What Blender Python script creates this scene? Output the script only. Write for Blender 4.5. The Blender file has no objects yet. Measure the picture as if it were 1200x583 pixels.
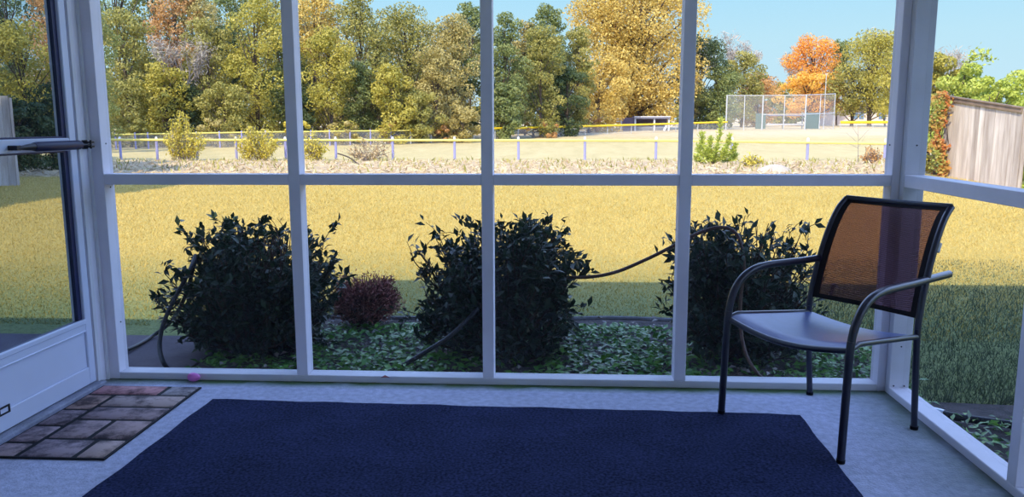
import bpy, math, random
import numpy as np
from mathutils import Vector, Matrix

random.seed(11)
RNG = np.random.default_rng(11)
SC = bpy.context.scene
COL = SC.collection

# ------------------------------------------------------------------ camera model
F_PX, PITCH, YAW, ROLL, CAM_H = 933.39, 0.15426, 0.05820, -0.00238, 1.24467
D, XR, XL = 3.6948, 1.5395, -2.2312          # front wall face, right wall face, door face

def _axes():
    cy, sy, cp, sp = math.cos(YAW), math.sin(YAW), math.cos(PITCH), math.sin(PITCH)
    fw = Vector((-sy*cp, cy*cp, -sp)); rt = Vector((cy, sy, 0)); up = rt.cross(fw)
    cr, sr = math.cos(ROLL), math.sin(ROLL)
    return fw, cr*rt + sr*up, -sr*rt + cr*up
FW, RT, UP = _axes()
EYE = Vector((0, 0, CAM_H))

def at(px, py, Y):
    """world point on the plane y = Y that the photograph shows at this spot"""
    d = FW + RT*((px-600)/F_PX) - UP*((py-291.5)/F_PX)
    return EYE + d*((Y-EYE.y)/d.y)

def on_z(px, py, z):
    d = FW + RT*((px-600)/F_PX) - UP*((py-291.5)/F_PX)
    return EYE + d*((z-EYE.z)/d.z)

cam = bpy.data.cameras.new('camera')
cam.sensor_width = 36.0; cam.sensor_fit = 'HORIZONTAL'
cam.lens = F_PX/1200*36.0
cam.clip_start = 0.05; cam.clip_end = 1500
camo = bpy.data.objects.new('camera', cam); COL.objects.link(camo)
R = Matrix((RT, UP, -FW)).transposed().to_4x4()
camo.matrix_world = Matrix.Translation(EYE) @ R
SC.camera = camo

# ------------------------------------------------------------------ materials
def mat(name, col, rough=.6, spec=.4, var=.0, vscale=8., col2=None, bump=0., bscale=60., metal=0., coat=0., stretch=None):
    m = bpy.data.materials.new(name); m.use_nodes = True
    nt = m.node_tree; N = nt.nodes; L = nt.links
    b = N['Principled BSDF']
    b.inputs['Roughness'].default_value = rough
    b.inputs['Specular IOR Level'].default_value = spec
    b.inputs['Metallic'].default_value = metal
    b.inputs['Coat Weight'].default_value = coat
    tc = N.new('ShaderNodeTexCoord')
    src = tc.outputs['Object']
    if stretch:
        mp = N.new('ShaderNodeMapping'); mp.inputs['Scale'].default_value = stretch
        L.new(src, mp.inputs['Vector']); src = mp.outputs['Vector']
    n = N.new('ShaderNodeTexNoise'); n.inputs['Scale'].default_value = vscale
    n.inputs['Detail'].default_value = 6
    L.new(src, n.inputs['Vector'])
    r = N.new('ShaderNodeValToRGB')
    c2 = col2 if col2 else tuple(c*(1-var) for c in col)
    r.color_ramp.elements[0].position = .35; r.color_ramp.elements[1].position = .65
    r.color_ramp.elements[0].color = (*c2, 1); r.color_ramp.elements[1].color = (*col, 1)
    L.new(n.outputs['Fac'], r.inputs['Fac']); L.new(r.outputs['Color'], b.inputs['Base Color'])
    if bump:
        n2 = N.new('ShaderNodeTexNoise'); n2.inputs['Scale'].default_value = bscale
        n2.inputs['Detail'].default_value = 4
        L.new(src, n2.inputs['Vector'])
        bp = N.new('ShaderNodeBump'); bp.inputs['Strength'].default_value = bump
        bp.inputs['Distance'].default_value = .01
        L.new(n2.outputs['Fac'], bp.inputs['Height']); L.new(bp.outputs['Normal'], b.inputs['Normal'])
    return m

def leafmat(name, cols, rough=.55, spec=.3, trans=.25):
    m = bpy.data.materials.new(name); m.use_nodes = True
    nt = m.node_tree; N = nt.nodes; L = nt.links
    b = N['Principled BSDF']; out = N['Material Output']
    b.inputs['Roughness'].default_value = rough
    b.inputs['Specular IOR Level'].default_value = spec
    a = N.new('ShaderNodeAttribute'); a.attribute_name = 'tone'
    r = N.new('ShaderNodeValToRGB')
    e = r.color_ramp.elements
    while len(e) < len(cols): e.new(.5)
    for i, c in enumerate(cols):
        e[i].position = i/(len(cols)-1); e[i].color = (*c, 1)
    L.new(a.outputs['Fac'], r.inputs['Fac']); L.new(r.outputs['Color'], b.inputs['Base Color'])
    t = N.new('ShaderNodeBsdfTranslucent'); L.new(r.outputs['Color'], t.inputs['Color'])
    mx = N.new('ShaderNodeMixShader'); mx.inputs['Fac'].default_value = trans
    L.new(b.outputs[0], mx.inputs[1]); L.new(t.outputs[0], mx.inputs[2]); L.new(mx.outputs[0], out.inputs['Surface'])
    return m

def netmat(name, col, cover, tint=(1, 1, 1), rough=.7, weave=None):
    """woven mesh: part thread, part hole"""
    m = bpy.data.materials.new(name); m.use_nodes = True
    nt = m.node_tree; N = nt.nodes; L = nt.links
    b = N['Principled BSDF']; out = N['Material Output']
    b.inputs['Base Color'].default_value = (*col, 1); b.inputs['Roughness'].default_value = rough
    b.inputs['Specular IOR Level'].default_value = .2
    t = N.new('ShaderNodeBsdfTransparent'); t.inputs['Color'].default_value = (*tint, 1)
    mx = N.new('ShaderNodeMixShader'); mx.inputs['Fac'].default_value = cover
    if weave:
        tc = N.new('ShaderNodeTexCoord'); w1 = N.new('ShaderNodeTexWave'); w1.wave_type = 'BANDS'; w1.bands_direction = 'Z'
        w1.inputs['Scale'].default_value = weave; w1.inputs['Distortion'].default_value = .6; w1.inputs['Detail'].default_value = 1
        mp = N.new('ShaderNodeMapping'); mp.inputs['Rotation'].default_value = (.15, .30, 0)
        L.new(tc.outputs['Object'], mp.inputs['Vector']); L.new(mp.outputs['Vector'], w1.inputs['Vector'])
        mr = N.new('ShaderNodeMapRange'); mr.inputs['To Min'].default_value = cover-.10; mr.inputs['To Max'].default_value = min(1, cover+.10)
        L.new(w1.outputs['Fac'], mr.inputs['Value']); L.new(mr.outputs['Result'], mx.inputs['Fac'])
    L.new(t.outputs[0], mx.inputs[1]); L.new(b.outputs[0], mx.inputs[2]); L.new(mx.outputs[0], out.inputs['Surface'])
    return m

M = {}
M['paint'] = mat('white_paint', (.84, .82, .91), .55, .3, var=.07, vscale=5, bump=.05, bscale=40)
M['paint_warm'] = mat('white_paint_worn', (.76, .76, .82), .55, .3, var=.10, vscale=5, bump=.06, bscale=40)
M['door_white'] = mat('door_enamel', (.70, .75, .92), .4, .4, var=.05, vscale=3)
M['dark_glass_edge'] = mat('dark_glass_edge', (.02, .025, .09), .5)
M['closer'] = mat('closer_enamel', (.010, .014, .06), .5, .3)
M['black_metal'] = mat('black_bracket', (.012, .012, .02), .45)
M['chrome'] = mat('steel', (.55, .57, .62), .3, metal=.9)
M['concrete'] = mat('concrete_floor', (.54, .57, .73), .85, .15, col2=(.40, .43, .57), vscale=34, bump=.5, bscale=110)
M['siding'] = mat('siding', (.74, .75, .78), .6, .3, var=.04)
M['ceiling'] = mat('ceiling_paint', (.78, .80, .84), .7, .2, var=.03)
M['roofing'] = mat('roofing', (.12, .11, .11), .9, .1, var=.3)
M['chair_metal'] = mat('chair_bronze', (.018, .019, .040), .33, .5, metal=.0, coat=.35)
M['chair_hem'] = mat('sling_hem', (.016, .013, .016), .75, .2)
M['tag'] = mat('tag_white', (.5, .5, .5), .6)
M['rubber'] = mat('mat_rubber', (.008, .008, .012), .7, .2)
M['hose_black'] = mat('hose_black', (.012, .013, .020), .45, .4)
M['hose_brown'] = mat('hose_brown', (.085, .040, .030), .5, .4, var=.3)
M['egg'] = mat('pink_plastic', (.80, .22, .62), .35, .5, var=.05)
M['wood_grey'] = mat('weathered_wood', (.52, .45, .40), .85, .1, col2=(.33, .27, .24), vscale=3.5, stretch=(4, 4, .5), bump=.2)
M['wood_cap'] = mat('weathered_cap', (.30, .22, .17), .85, .1, col2=(.20, .15, .12), vscale=4)
M['steel_pole'] = mat('galvanised', (.55, .56, .58), .5, .4, metal=.2)
M['post_blue'] = mat('fence_post_blue', (.33, .33, .62), .6, .3)
M['post_cap'] = mat('fence_post_white', (.75, .74, .78), .6, .3)
M['rail_pale'] = mat('rail_cap_pale', (.86, .74, .20), .5, .3)
M['rail_yellow'] = mat('rail_cap_yellow', (.90, .62, .02), .5, .3)
M['chainlink'] = netmat('chain_link', (.50, .50, .52), .22)
M['chainlink_thin'] = netmat('chain_link_thin', (.55, .50, .45), .12)
M['screen'] = netmat('insect_screen', (.26, .27, .30), .05)
M['sling'] = netmat('sling_mesh', (.095, .042, .042), .84, (1, .62, .80), .6, 55)
M['green_pad'] = mat('green_windscreen', (.10, .16, .15), .8)
M['dug_dark'] = mat('dugout_dark', (.13, .10, .15), .8)
M['dug_white'] = mat('dugout_white', (.66, .66, .72), .6)
M['dug_roof'] = mat('dugout_roof', (.25, .25, .36), .7)
M['stucco'] = mat('pale_wall', (.72, .60, .52), .8)
M['window_blue'] = mat('far_glass', (.16, .26, .42), .15, .6)
M['bark'] = mat('bark', (.13, .10, .08), .9, .1, col2=(.07, .05, .04), vscale=2.5, stretch=(3, 3, .6))
M['bark_grey'] = mat('bark_grey', (.30, .26, .25), .9, .1, var=.3)
M['twig'] = mat('twig', (.075, .045, .035), .8, .1, var=.4, vscale=10)
M['dry_twig'] = mat('dry_twig', (.16, .070, .062), .85, .1, var=.4, vscale=10)
M['rock'] = mat('pale_sand', (.56, .49, .41), .9, .1, var=.15, vscale=4)
M['soil'] = mat('bed_soil', (.10, .085, .085), .95, .1, col2=(.055, .05, .05), vscale=14, bump=.6, bscale=40)
M['patio'] = mat('patio_paving', (.13, .11, .13), .85, .2, col2=(.09, .075, .095), vscale=5, bump=.25, bscale=60)
M['edging'] = mat('bed_edging', (.20, .20, .22), .8, .2, var=.3, vscale=15)

LEAF = {
 'olive':  [(.21, .21, .05), (.37, .34, .085), (.54, .47, .15)],
 'yellowgreen': [(.30, .28, .05), (.48, .42, .075), (.64, .54, .13)],
 'green':  [(.13, .17, .055), (.23, .27, .085), (.36, .37, .13)],
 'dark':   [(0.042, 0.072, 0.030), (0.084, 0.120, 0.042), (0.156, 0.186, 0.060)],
 'gold':   [(.48, .33, .075), (.70, .51, .13), (.82, .65, .22)],
 'amber':  [(.72, .34, .04), (.90, .54, .09), (.93, .68, .20)],
 'tan':    [(.32, .26, .085), (.50, .41, .145), (.62, .53, .22)],
 'orange': [(.70, .22, .03), (.88, .40, .06), (.92, .60, .14)],
 'rust':   [(.42, .21, .075), (.62, .35, .13), (.72, .48, .22)],
 'haze':   [(.42, .36, .32), (.52, .46, .40), (.60, .54, .46)],
 'lime':   [(.34, .42, .06), (.52, .58, .10), (.66, .68, .18)],
 'weed':   [(.50, .42, .05), (.66, .55, .08), (.76, .66, .16)],
 'vine':   [(.48, .13, .03), (.58, .28, .07), (.34, .38, .08)],
}
LM = {k: leafmat('foliage_'+k, v) for k, v in LEAF.items()}
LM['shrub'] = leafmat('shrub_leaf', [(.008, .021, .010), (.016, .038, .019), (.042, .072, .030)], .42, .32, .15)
LM['cover'] = leafmat('groundcover_leaf', [(.03, .10, .02), (.08, .24, .03), (.20, .42, .06)], .36, .5, .2)
LM['litter'] = leafmat('leaf_litter', [(.13, .10, .09), (.25, .22, .20), (.44, .42, .42)], .5, .4, .1)
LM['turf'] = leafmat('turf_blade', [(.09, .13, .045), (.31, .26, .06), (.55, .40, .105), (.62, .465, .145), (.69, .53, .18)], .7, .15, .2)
LM['turf_shade'] = leafmat('turf_blade_shade', [(.05, .08, .04), (.10, .13, .07), (.20, .21, .13)], .7, .15, .2)  # darker copy of the turf: shade put into the blade colour
LM['straw'] = leafmat('straw', [(.36, .25, .13), (.60, .46, .28), (.76, .63, .42)], .8, .1, .1)
LM['dry'] = leafmat('dry_sprig', [(.20, .06, .06), (.34, .11, .10), (.44, .20, .17)], .7, .2, .1)

# ------------------------------------------------------------------ mesh helpers
class MB:
    def __init__(s): s.v = []; s.f = []
    def add(s, vs, fs):
        o = len(s.v); s.v += [tuple(v) for v in vs]; s.f += [tuple(i+o for i in f) for f in fs]
    def box(s, lo, hi, mtx=None, bev=0.):
        x0, y0, z0 = lo; x1, y1, z1 = hi
        if bev > 0:
            b = bev; vs = []; fs = []
            # chamfered box: three rings per axis corner
            pts = {}
            for ix, X in ((0, x0), (1, x1)):
                for iy, Y in ((0, y0), (1, y1)):
                    for iz, Z in ((0, z0), (1, z1)):
                        sx, sy, sz = (b if ix == 0 else -b), (b if iy == 0 else -b), (b if iz == 0 else -b)
                        pts[ix, iy, iz] = len(vs)
                        vs += [(X, Y+sy, Z+sz), (X+sx, Y, Z+sz), (X+sx, Y+sy, Z)]
            P = lambda a, k: pts[a]+k
            for i in (0, 1):
                q = [(i, 0, 0), (i, 1, 0), (i, 1, 1), (i, 0, 1)]; fs.append([P(a, 0) for a in (q if i else q[::-1])])
                q = [(0, i, 0), (1, i, 0), (1, i, 1), (0, i, 1)]; fs.append([P(a, 1) for a in (q[::-1] if i else q)])
                q = [(0, 0, i), (1, 0, i), (1, 1, i), (0, 1, i)]; fs.append([P(a, 2) for a in (q if i else q[::-1])])
            for i in (0, 1):
                for j in (0, 1):
                    fs.append([P((i, j, 0), 0), P((i, j, 1), 0), P((i, j, 1), 1), P((i, j, 0), 1)])
                    fs.append([P((i, 0, j), 0), P((i, 1, j), 0), P((i, 1, j), 2), P((i, 0, j), 2)])
                    fs.append([P((0, i, j), 1), P((1, i, j), 1), P((1, i, j), 2), P((0, i, j), 2)])
                    for k in (0, 1): fs.append([P((i, j, k), 0), P((i, j, k), 1), P((i, j, k), 2)])
        else:
            vs = [(x0,y0,z0),(x1,y0,z0),(x1,y1,z0),(x0,y1,z0),(x0,y0,z1),(x1,y0,z1),(x1,y1,z1),(x0,y1,z1)]
            fs = [(0,3,2,1),(4,5,6,7),(0,1,5,4),(1,2,6,5),(2,3,7,6),(3,0,4,7)]
        if mtx: vs = [mtx @ Vector(v) for v in vs]
        s.add(vs, fs); return s
    def beam(s, a, b, w, h, up=Vector((0, 0, 1))):
        """box along a-b, w wide, h tall"""
        a, b = Vector(a), Vector(b); d = (b-a); l = d.length; d.normalize()
        r = d.cross(up).normalized(); u = r.cross(d)
        m = Matrix((r, d, u)).transposed().to_4x4(); m.translation = a
        return s.box((-w/2, 0, -h/2), (w/2, l, h/2), m)
    def tube(s, pts, rad, n=10, cap=True, flat=1.0, fup=None):
        pts = [Vector(p) for p in pts]
        if not hasattr(rad, '__len__'): rad = [rad]*len(pts)
        t0 = (pts[1]-pts[0]).normalized()
        ref = Vector((0, 0, 1)) if abs(t0.z) < .9 else Vector((1, 0, 0))
        if fup is not None: ref = Vector(fup)
        u = t0.cross(ref).normalized(); vs = []; fs = []
        for i, p in enumerate(pts):
            if i == 0: t = t0
            elif i == len(pts)-1: t = (pts[i]-pts[i-1]).normalized()
            else: t = ((pts[i+1]-pts[i]).normalized()+(pts[i]-pts[i-1]).normalized()).normalized()
            u = (u - t*u.dot(t)).normalized(); w = t.cross(u)
            for k in range(n):
                a = 2*math.pi*k/n
                vs.append(p + u*(math.cos(a)*rad[i]) + w*(math.sin(a)*rad[i]*flat))
        for i in range(len(pts)-1):
            for k in range(n):
                fs.append((i*n+k, i*n+(k+1) % n, (i+1)*n+(k+1) % n, (i+1)*n+k))
        if cap:
            fs.append(tuple(range(n))[::-1]); fs.append(tuple((len(pts)-1)*n+k for k in range(n)))
        s.add(vs, fs); return s
    def build(s, name, m, parent=None, smooth=False):
        me = bpy.data.meshes.new(name); me.from_pydata(s.v, [], s.f); me.update()
        if smooth:
            me.polygons.foreach_set('use_smooth', [True]*len(me.polygons))
            try: me.set_sharp_from_angle(angle=math.radians(40))
            except Exception: pass
        me.materials.append(m)
        o = bpy.data.objects.new(name, me); COL.objects.link(o)
        if parent:
            o.parent = parent
            o.matrix_parent_inverse = Matrix.Translation(-parent.location) if parent.rotation_euler.z == 0 else parent.matrix_basis.inverted()
        return o

def tag(o, label=None, cat=None, group=None, kind=None):
    if label: o['label'] = label
    if cat: o['category'] = cat
    if group: o['group'] = group
    if kind: o['kind'] = kind
    return o

def empty(name, loc, label, cat, group=None, kind=None):
    o = bpy.data.objects.new(name, None); COL.objects.link(o); o.location = loc
    o.empty_display_size = .1
    return tag(o, label, cat, group, kind)

def smooth_path(pts, sub=6):
    """Catmull-Rom through the points"""
    P = [Vector(p) for p in pts]; P = [2*P[0]-P[1]] + P + [2*P[-1]-P[-2]]; out = []
    for i in range(1, len(P)-2):
        a, b, c, d = P[i-1], P[i], P[i+1], P[i+2]
        for k in range(sub):
            t = k/sub
            out.append(.5*((2*b)+(c-a)*t+(2*a-5*b+4*c-d)*t*t+(3*b-a-3*c+d)*t**3))
    out.append(P[-2]); return out

def raw_mesh(name, V, nper, m, parent=None, tone=None, faces=None):
    """V (n, k, 3) numpy, faces = list of index tuples (quads) within each k-vertex card"""
    n, k, _ = V.shape
    faces = faces or [tuple(range(k))]
    me = bpy.data.meshes.new(name)
    F = np.array(faces, dtype=np.int32); nf, fl = F.shape
    idx = (np.arange(n, dtype=np.int32)[:, None, None]*k + F[None]).reshape(-1)
    me.vertices.add(n*k); me.vertices.foreach_set('co', V.astype(np.float32).reshape(-1))
    me.loops.add(len(idx)); me.loops.foreach_set('vertex_index', idx)
    me.polygons.add(n*nf); me.polygons.foreach_set('loop_start', np.arange(n*nf, dtype=np.int32)*fl)
    me.update(calc_edges=True)
    if tone is not None:
        a = me.attributes.new('tone', 'FLOAT', 'FACE')
        a.data.foreach_set('value', np.repeat(np.clip(tone, 0, 1).astype(np.float32), nf))
    me.materials.append(m); me.validate()
    o = bpy.data.objects.new(name, me); COL.objects.link(o)
    if parent:
        o.parent = parent; o.matrix_parent_inverse = Matrix.Translation(-parent.location)
    return o

def unit(v): return v/np.maximum(np.linalg.norm(v, axis=-1, keepdims=True), 1e-9)

def cards(P, Nrm, size, aspect=.55, droop=.3, along=None):
    """simple 4-corner leaf sprays facing Nrm"""
    n = len(P)
    a = RNG.normal(size=(n, 3)) if along is None else along
    a[:, 2] -= droop
    u = unit(a - Nrm*(a*Nrm).sum(1, keepdims=True)); w = np.cross(Nrm, u)
    s = size[:, None]
    return np.stack([P-u*s*.5, P+w*s*aspect*.5+u*s*.05, P+u*s*.5, P-w*s*aspect*.5+u*s*.05], 1)

def leaves(P, dirv, nrm, size, aspect=.45, fold=.25):
    """folded leaf: base, left, tip, right and a midrib point; four triangles"""
    u = unit(dirv); nn = unit(nrm - u*(nrm*u).sum(1, keepdims=True)); w = np.cross(nn, u); s = size[:, None]
    b = P; t = P+u*s - nn*s*.10
    mid = P+u*s*.48
    l = mid + w*s*aspect*.5 + nn*s*fold*.3
    r = mid - w*s*aspect*.5 + nn*s*fold*.3
    return np.stack([b, l, t, r, mid], 1)
LEAF_F = [(0, 4, 1), (4, 2, 1), (0, 3, 4), (3, 2, 4)]

# ------------------------------------------------------------------ ground
def ss(x, a, b):
    t = np.clip((np.asarray(x, dtype=float)-a)/(b-a), 0, 1); return t*t*(3-2*t)
def gz(x, y):
    z = np.interp(y, [-60, 4, 8, 20, 37, 45, 60, 80, 95, 105, 140, 300], [-.16, -.16, -.17, -.22, -.36, -.37, -.26, .18, .48, .60, .95, 3.])
    z = z - ss(x, 9.6, 14)*.75*(1-ss(y, 23, 30)) + .15*np.exp(-((np.asarray(x)-9.7)**2/2+(np.asarray(y)-21.6)**2/6))
    return z

def build_ground():
    xs = np.concatenate([np.linspace(-220, -30, 20)[:-1], np.linspace(-30, 30, 90), np.linspace(30, 220, 20)[1:]])
    ys = np.concatenate([np.linspace(-60, 3, 10)[:-1], np.linspace(3, 40, 90), np.linspace(40, 320, 70)[1:]])
    X, Y = np.meshgrid(xs, ys); Z = gz(X, Y)
    nx, ny = len(xs), len(ys)
    V = np.stack([X, Y, Z], -1).reshape(-1, 3)
    fs = [(j*nx+i, j*nx+i+1, (j+1)*nx+i+1, (j+1)*nx+i) for j in range(ny-1) for i in range(nx-1)]
    me = bpy.data.meshes.new('ground'); me.from_pydata(V.tolist(), [], fs); me.update()
    me.polygons.foreach_set('use_smooth', [True]*len(me.polygons))
    m = bpy.data.materials.new('lawn_and_field'); m.use_nodes = True
    nt = m.node_tree; N = nt.nodes; L = nt.links; b = N['Principled BSDF']
    b.inputs['Roughness'].default_value = .9; b.inputs['Specular IOR Level'].default_value = .1
    g = N.new('ShaderNodeNewGeometry'); sp = N.new('ShaderNodeSeparateXYZ'); L.new(g.outputs['Position'], sp.inputs[0])
    def noise(sc, det=6, stretch=None):
        n = N.new('ShaderNodeTexNoise'); n.inputs['Scale'].default_value = sc; n.inputs['Detail'].default_value = det
        n.inputs['Roughness'].default_value = .65
        if stretch:
            mp = N.new('ShaderNodeMapping'); mp.inputs['Scale'].default_value = stretch
            L.new(g.outputs['Position'], mp.inputs['Vector']); L.new(mp.outputs['Vector'], n.inputs['Vector'])
        else: L.new(g.outputs['Position'], n.inputs['Vector'])
        return n.outputs['Fac']
    def ramp(fac, *st):
        r = N.new('ShaderNodeValToRGB'); e = r.color_ramp.elements
        while len(e) < len(st): e.new(.5)
        for i, (p, c) in enumerate(st): e[i].position = p; e[i].color = (*c, 1)
        L.new(fac, r.inputs['Fac']); return r.outputs['Color']
    def mix(f, a, c):
        x = N.new('ShaderNodeMix'); x.data_type = 'RGBA'
        if isinstance(f, float): x.inputs[0].default_value = f
        else: L.new(f, x.inputs[0])
        L.new(a, x.inputs[6]); L.new(c, x.inputs[7]); return x.outputs[2]
    def step(lo, hi, wob, amp):
        add = N.new('ShaderNodeMath'); add.operation = 'MULTIPLY_ADD'
        L.new(wob, add.inputs[0]); add.inputs[1].default_value = amp; L.new(sp.outputs['Y'], add.inputs[2])
        mr = N.new('ShaderNodeMapRange'); mr.inputs['From Min'].default_value = lo+amp*.5; mr.inputs['From Max'].default_value = hi+amp*.5
        L.new(add.outputs[0], mr.inputs['Value']); return mr.outputs['Result']
    fine = noise(35, 8); med = noise(1.6, 6); big = noise(.35, 4)
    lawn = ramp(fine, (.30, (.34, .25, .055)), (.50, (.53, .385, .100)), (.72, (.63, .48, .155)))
    green = ramp(fine, (.30, (.10, .14, .05)), (.65, (.25, .28, .11)))  # greener grass near the porch, also darkened for the house shade there
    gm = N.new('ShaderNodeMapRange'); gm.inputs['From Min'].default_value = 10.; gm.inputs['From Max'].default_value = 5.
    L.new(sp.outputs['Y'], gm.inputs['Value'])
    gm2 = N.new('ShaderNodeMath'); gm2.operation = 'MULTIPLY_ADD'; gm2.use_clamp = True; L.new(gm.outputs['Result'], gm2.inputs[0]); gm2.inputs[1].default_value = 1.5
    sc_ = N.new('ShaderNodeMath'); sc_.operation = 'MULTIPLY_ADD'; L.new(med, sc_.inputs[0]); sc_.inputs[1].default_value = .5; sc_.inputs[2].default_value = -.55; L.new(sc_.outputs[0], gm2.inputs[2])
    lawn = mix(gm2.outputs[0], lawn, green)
    straw = ramp(noise(5, 8, (1, .5, 1)), (.30, (.34, .25, .14)), (.47, (.52, .39, .24)), (.62, (.64, .50, .33)), (.8, (.72, .59, .43)))
    field = ramp(noise(1.2, 8, (1, .25, 1)), (.3, (.50, .41, .18)), (.55, (.59, .48, .23)), (.75, (.66, .55, .29)))
    dirt = ramp(noise(.6, 6, (1, .2, 1)), (.3, (.60, .47, .28)), (.7, (.68, .56, .36)))
    c = mix(step(22.2, 23.6, big, 2.5), lawn, straw)
    c = mix(step(34, 38, med, 3.), c, field)
    c = mix(step(70, 82, big, 12.), c, dirt)
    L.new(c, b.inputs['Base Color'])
    bp = N.new('ShaderNodeBump'); bp.inputs['Strength'].default_value = .7; bp.inputs['Distance'].default_value = .03
    L.new(noise(22, 8), bp.inputs['Height']); L.new(bp.outputs['Normal'], b.inputs['Normal'])
    me.materials.append(m)
    o = bpy.data.objects.new('ground', me); COL.objects.link(o)
    tag(o, 'golden dormant lawn and ball field beyond the porch screens', 'lawn', kind='structure')
build_ground()

def in_view_xy(n, y0, y1, power=1.0, xpad=.5):
    """ground points inside the wedge that can be seen, denser near the porch"""
    u = RNG.random(n)
    y = y0*(y1/y0)**(u**power)
    s = RNG.random(n)
    x = (-.80 + 1.45*s)*y + (s-.5)*xpad
    return x, y

def turf(name, n, y0, y1, h, label, m, xr=None):
    x, y = in_view_xy(n, y0, y1)
    keep = ~((y < 5.75) & (x > -2.9) & (x < 1.95)) & ~((x < -2.0) & (y < 5.35)) & ~((x > 1.4) & (y < 4.0))
    if xr: keep &= (x > xr[0]) & (x < xr[1])
    x, y = x[keep], y[keep]; n = len(x)
    P = np.stack([x, y, gz(x, y)-.004], 1)
    hh = h*(.55+.9*RNG.random(n))*np.clip(y/9, .75, 1.5)
    w = .007*np.clip(y/5, 1, 2.6)
    a = RNG.random(n)*2*np.pi
    side = np.stack([np.cos(a), np.sin(a), np.zeros(n)], 1)*w[:, None]*.5
    lean = np.stack([RNG.normal(size=n), RNG.normal(size=n), np.zeros(n)], 1)*.45
    tip = P + (np.array([0, 0, 1.]) + lean)*hh[:, None]
    patch = .5+.25*np.sin(x*1.3+y*.7)+.2*np.sin(x*3.1-y*2.3)
    tone = np.clip(.22*patch+.36*RNG.random(n)-.10+.62*ss(y, 4.6, 9.5), 0, 1)  # low tones near the porch: greener blades, with house shade in the colour
    o = raw_mesh(name, np.stack([P-side, P+side, tip], 1), 3, m, tone=tone)
    return tag(o, label, 'grass', kind='stuff')
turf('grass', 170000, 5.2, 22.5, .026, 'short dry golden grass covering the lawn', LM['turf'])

# ------------------------------------------------------------------ porch shell
def structure(name, label, cat='porch'):
    return empty(name, (0, 0, 0), label, cat, kind='structure')

ZT, ZB, ZP, MW, DP = 1.0157, .9657, .0344, .054, .089
CEIL = 2.80
def stain_floor(m):
    nt = m.node_tree; N = nt.nodes; L = nt.links; b = N['Principled BSDF']; src = b.inputs['Base Color'].links[0].from_socket
    g = N.new('ShaderNodeNewGeometry'); sp = N.new('ShaderNodeSeparateXYZ'); L.new(g.outputs['Position'], sp.inputs[0])
    n = N.new('ShaderNodeTexNoise'); n.inputs['Scale'].default_value = 5; n.inputs['Detail'].default_value = 8; L.new(g.outputs['Position'], n.inputs['Vector'])
    def band(sock, a, c):
        mr = N.new('ShaderNodeMapRange'); mr.inputs['From Min'].default_value = a; mr.inputs['From Max'].default_value = c; L.new(sp.outputs[sock], mr.inputs['Value']); return mr.outputs['Result']
    def lay(src, mask, col, k):
        mu = N.new('ShaderNodeMath'); mu.operation = 'MULTIPLY'; L.new(mask, mu.inputs[0]); L.new(n.outputs['Fac'], mu.inputs[1])
        m2 = N.new('ShaderNodeMath'); m2.operation = 'MULTIPLY'; m2.use_clamp = True; m2.inputs[1].default_value = k; L.new(mu.outputs[0], m2.inputs[0])
        x = N.new('ShaderNodeMix'); x.data_type = 'RGBA'; L.new(m2.outputs[0], x.inputs[0]); L.new(src, x.inputs[6]); x.inputs[7].default_value = (*col, 1); return x.outputs[2]
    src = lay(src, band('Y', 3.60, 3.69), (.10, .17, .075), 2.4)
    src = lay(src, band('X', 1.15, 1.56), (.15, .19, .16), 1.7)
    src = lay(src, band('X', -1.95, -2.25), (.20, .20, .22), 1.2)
    L.new(src, b.inputs['Base Color'])
stain_floor(M['concrete'])
fl = MB().box((-2.38, -1.2, -.16), (1.66, 3.80, 0)).build('floor', M['concrete'])
tag(fl, 'bare grey concrete porch floor', 'floor', kind='structure')
cl = MB().box((-2.45, -1.2, CEIL), (1.70, 3.86, CEIL+.05)).build('ceiling', M['ceiling'])
tag(cl, 'white painted porch ceiling overhead', 'ceiling', kind='structure')

wf = structure('wall_front', 'white timber screen frame across the far end of porch', 'wall')
MX = [-1.2447+.914*i for i in range(3)]
LX0, LX1 = -2.2312, -2.1695          # left end stud
RX0, RX1 = 1.503, 1.5395             # right end stud
for x in MX: MB().box((x-MW/2, D, ZP), (x+MW/2, D+DP, CEIL), bev=.002).build('mullion', M['paint'], wf)
MB().box((LX0, D, ZP-.034), (LX1, D+DP, CEIL), bev=.002).build('end_stud', M['paint'], wf)
MB().box((RX0, D, .0), (RX1, D+DP, CEIL), bev=.002).build('end_stud', M['paint'], wf)
edges = [LX1] + [v for x in MX for v in (x-MW/2, x+MW/2)] + [RX0]
bays = [(edges[2*i], edges[2*i+1]) for i in range(4)]
for a, b in bays: MB().box((a+.001, D+.002, ZB), (b-.001, D+DP-.004, ZT), bev=.002).build('cross_rail', M['paint'], wf)
MB().box((LX1, D-.001, 0), (RX0, D+DP, ZP), bev=.003).build('sole_plate', M['paint_warm'], wf)
MB().box((LX0, D, CEIL-.14), (RX1, D+DP, CEIL), bev=.003).build('header', M['paint'], wf)
# small rusted nail heads on the studs
def nails(parent, pts, r=.0035):
    for p, d in pts:
        d = Vector(d); p = Vector(p)
        MB().tube([p, p+d*.003], r, 8).build('nail_head', M['black_metal'], parent)
nails(wf, [((RX0, D+.045, 1.15), (-1, 0, 0)), ((LX1, D+.04, 1.16), (1, 0, 0)), ((LX1, D+.045, .28), (1, 0, 0)), ((LX1, D+.05, .95), (1, 0, 0))])
k = 0
for i, (a, b) in enumerate(bays):
    for z0, z1, wd in ((ZT, CEIL-.14, 'upper'), (ZP, ZB, 'lower')):
        k += 1
        o = MB().box((a, D+.060, z0), (b, D+.0605, z1)).build('window_%d' % k, M['screen'])
        tag(o, '%s insect screen in bay %s of front wall' % (wd, ('beside the door', 'second from the door', 'third from the door', 'behind the chair')[i]), 'screen', kind='structure')

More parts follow.
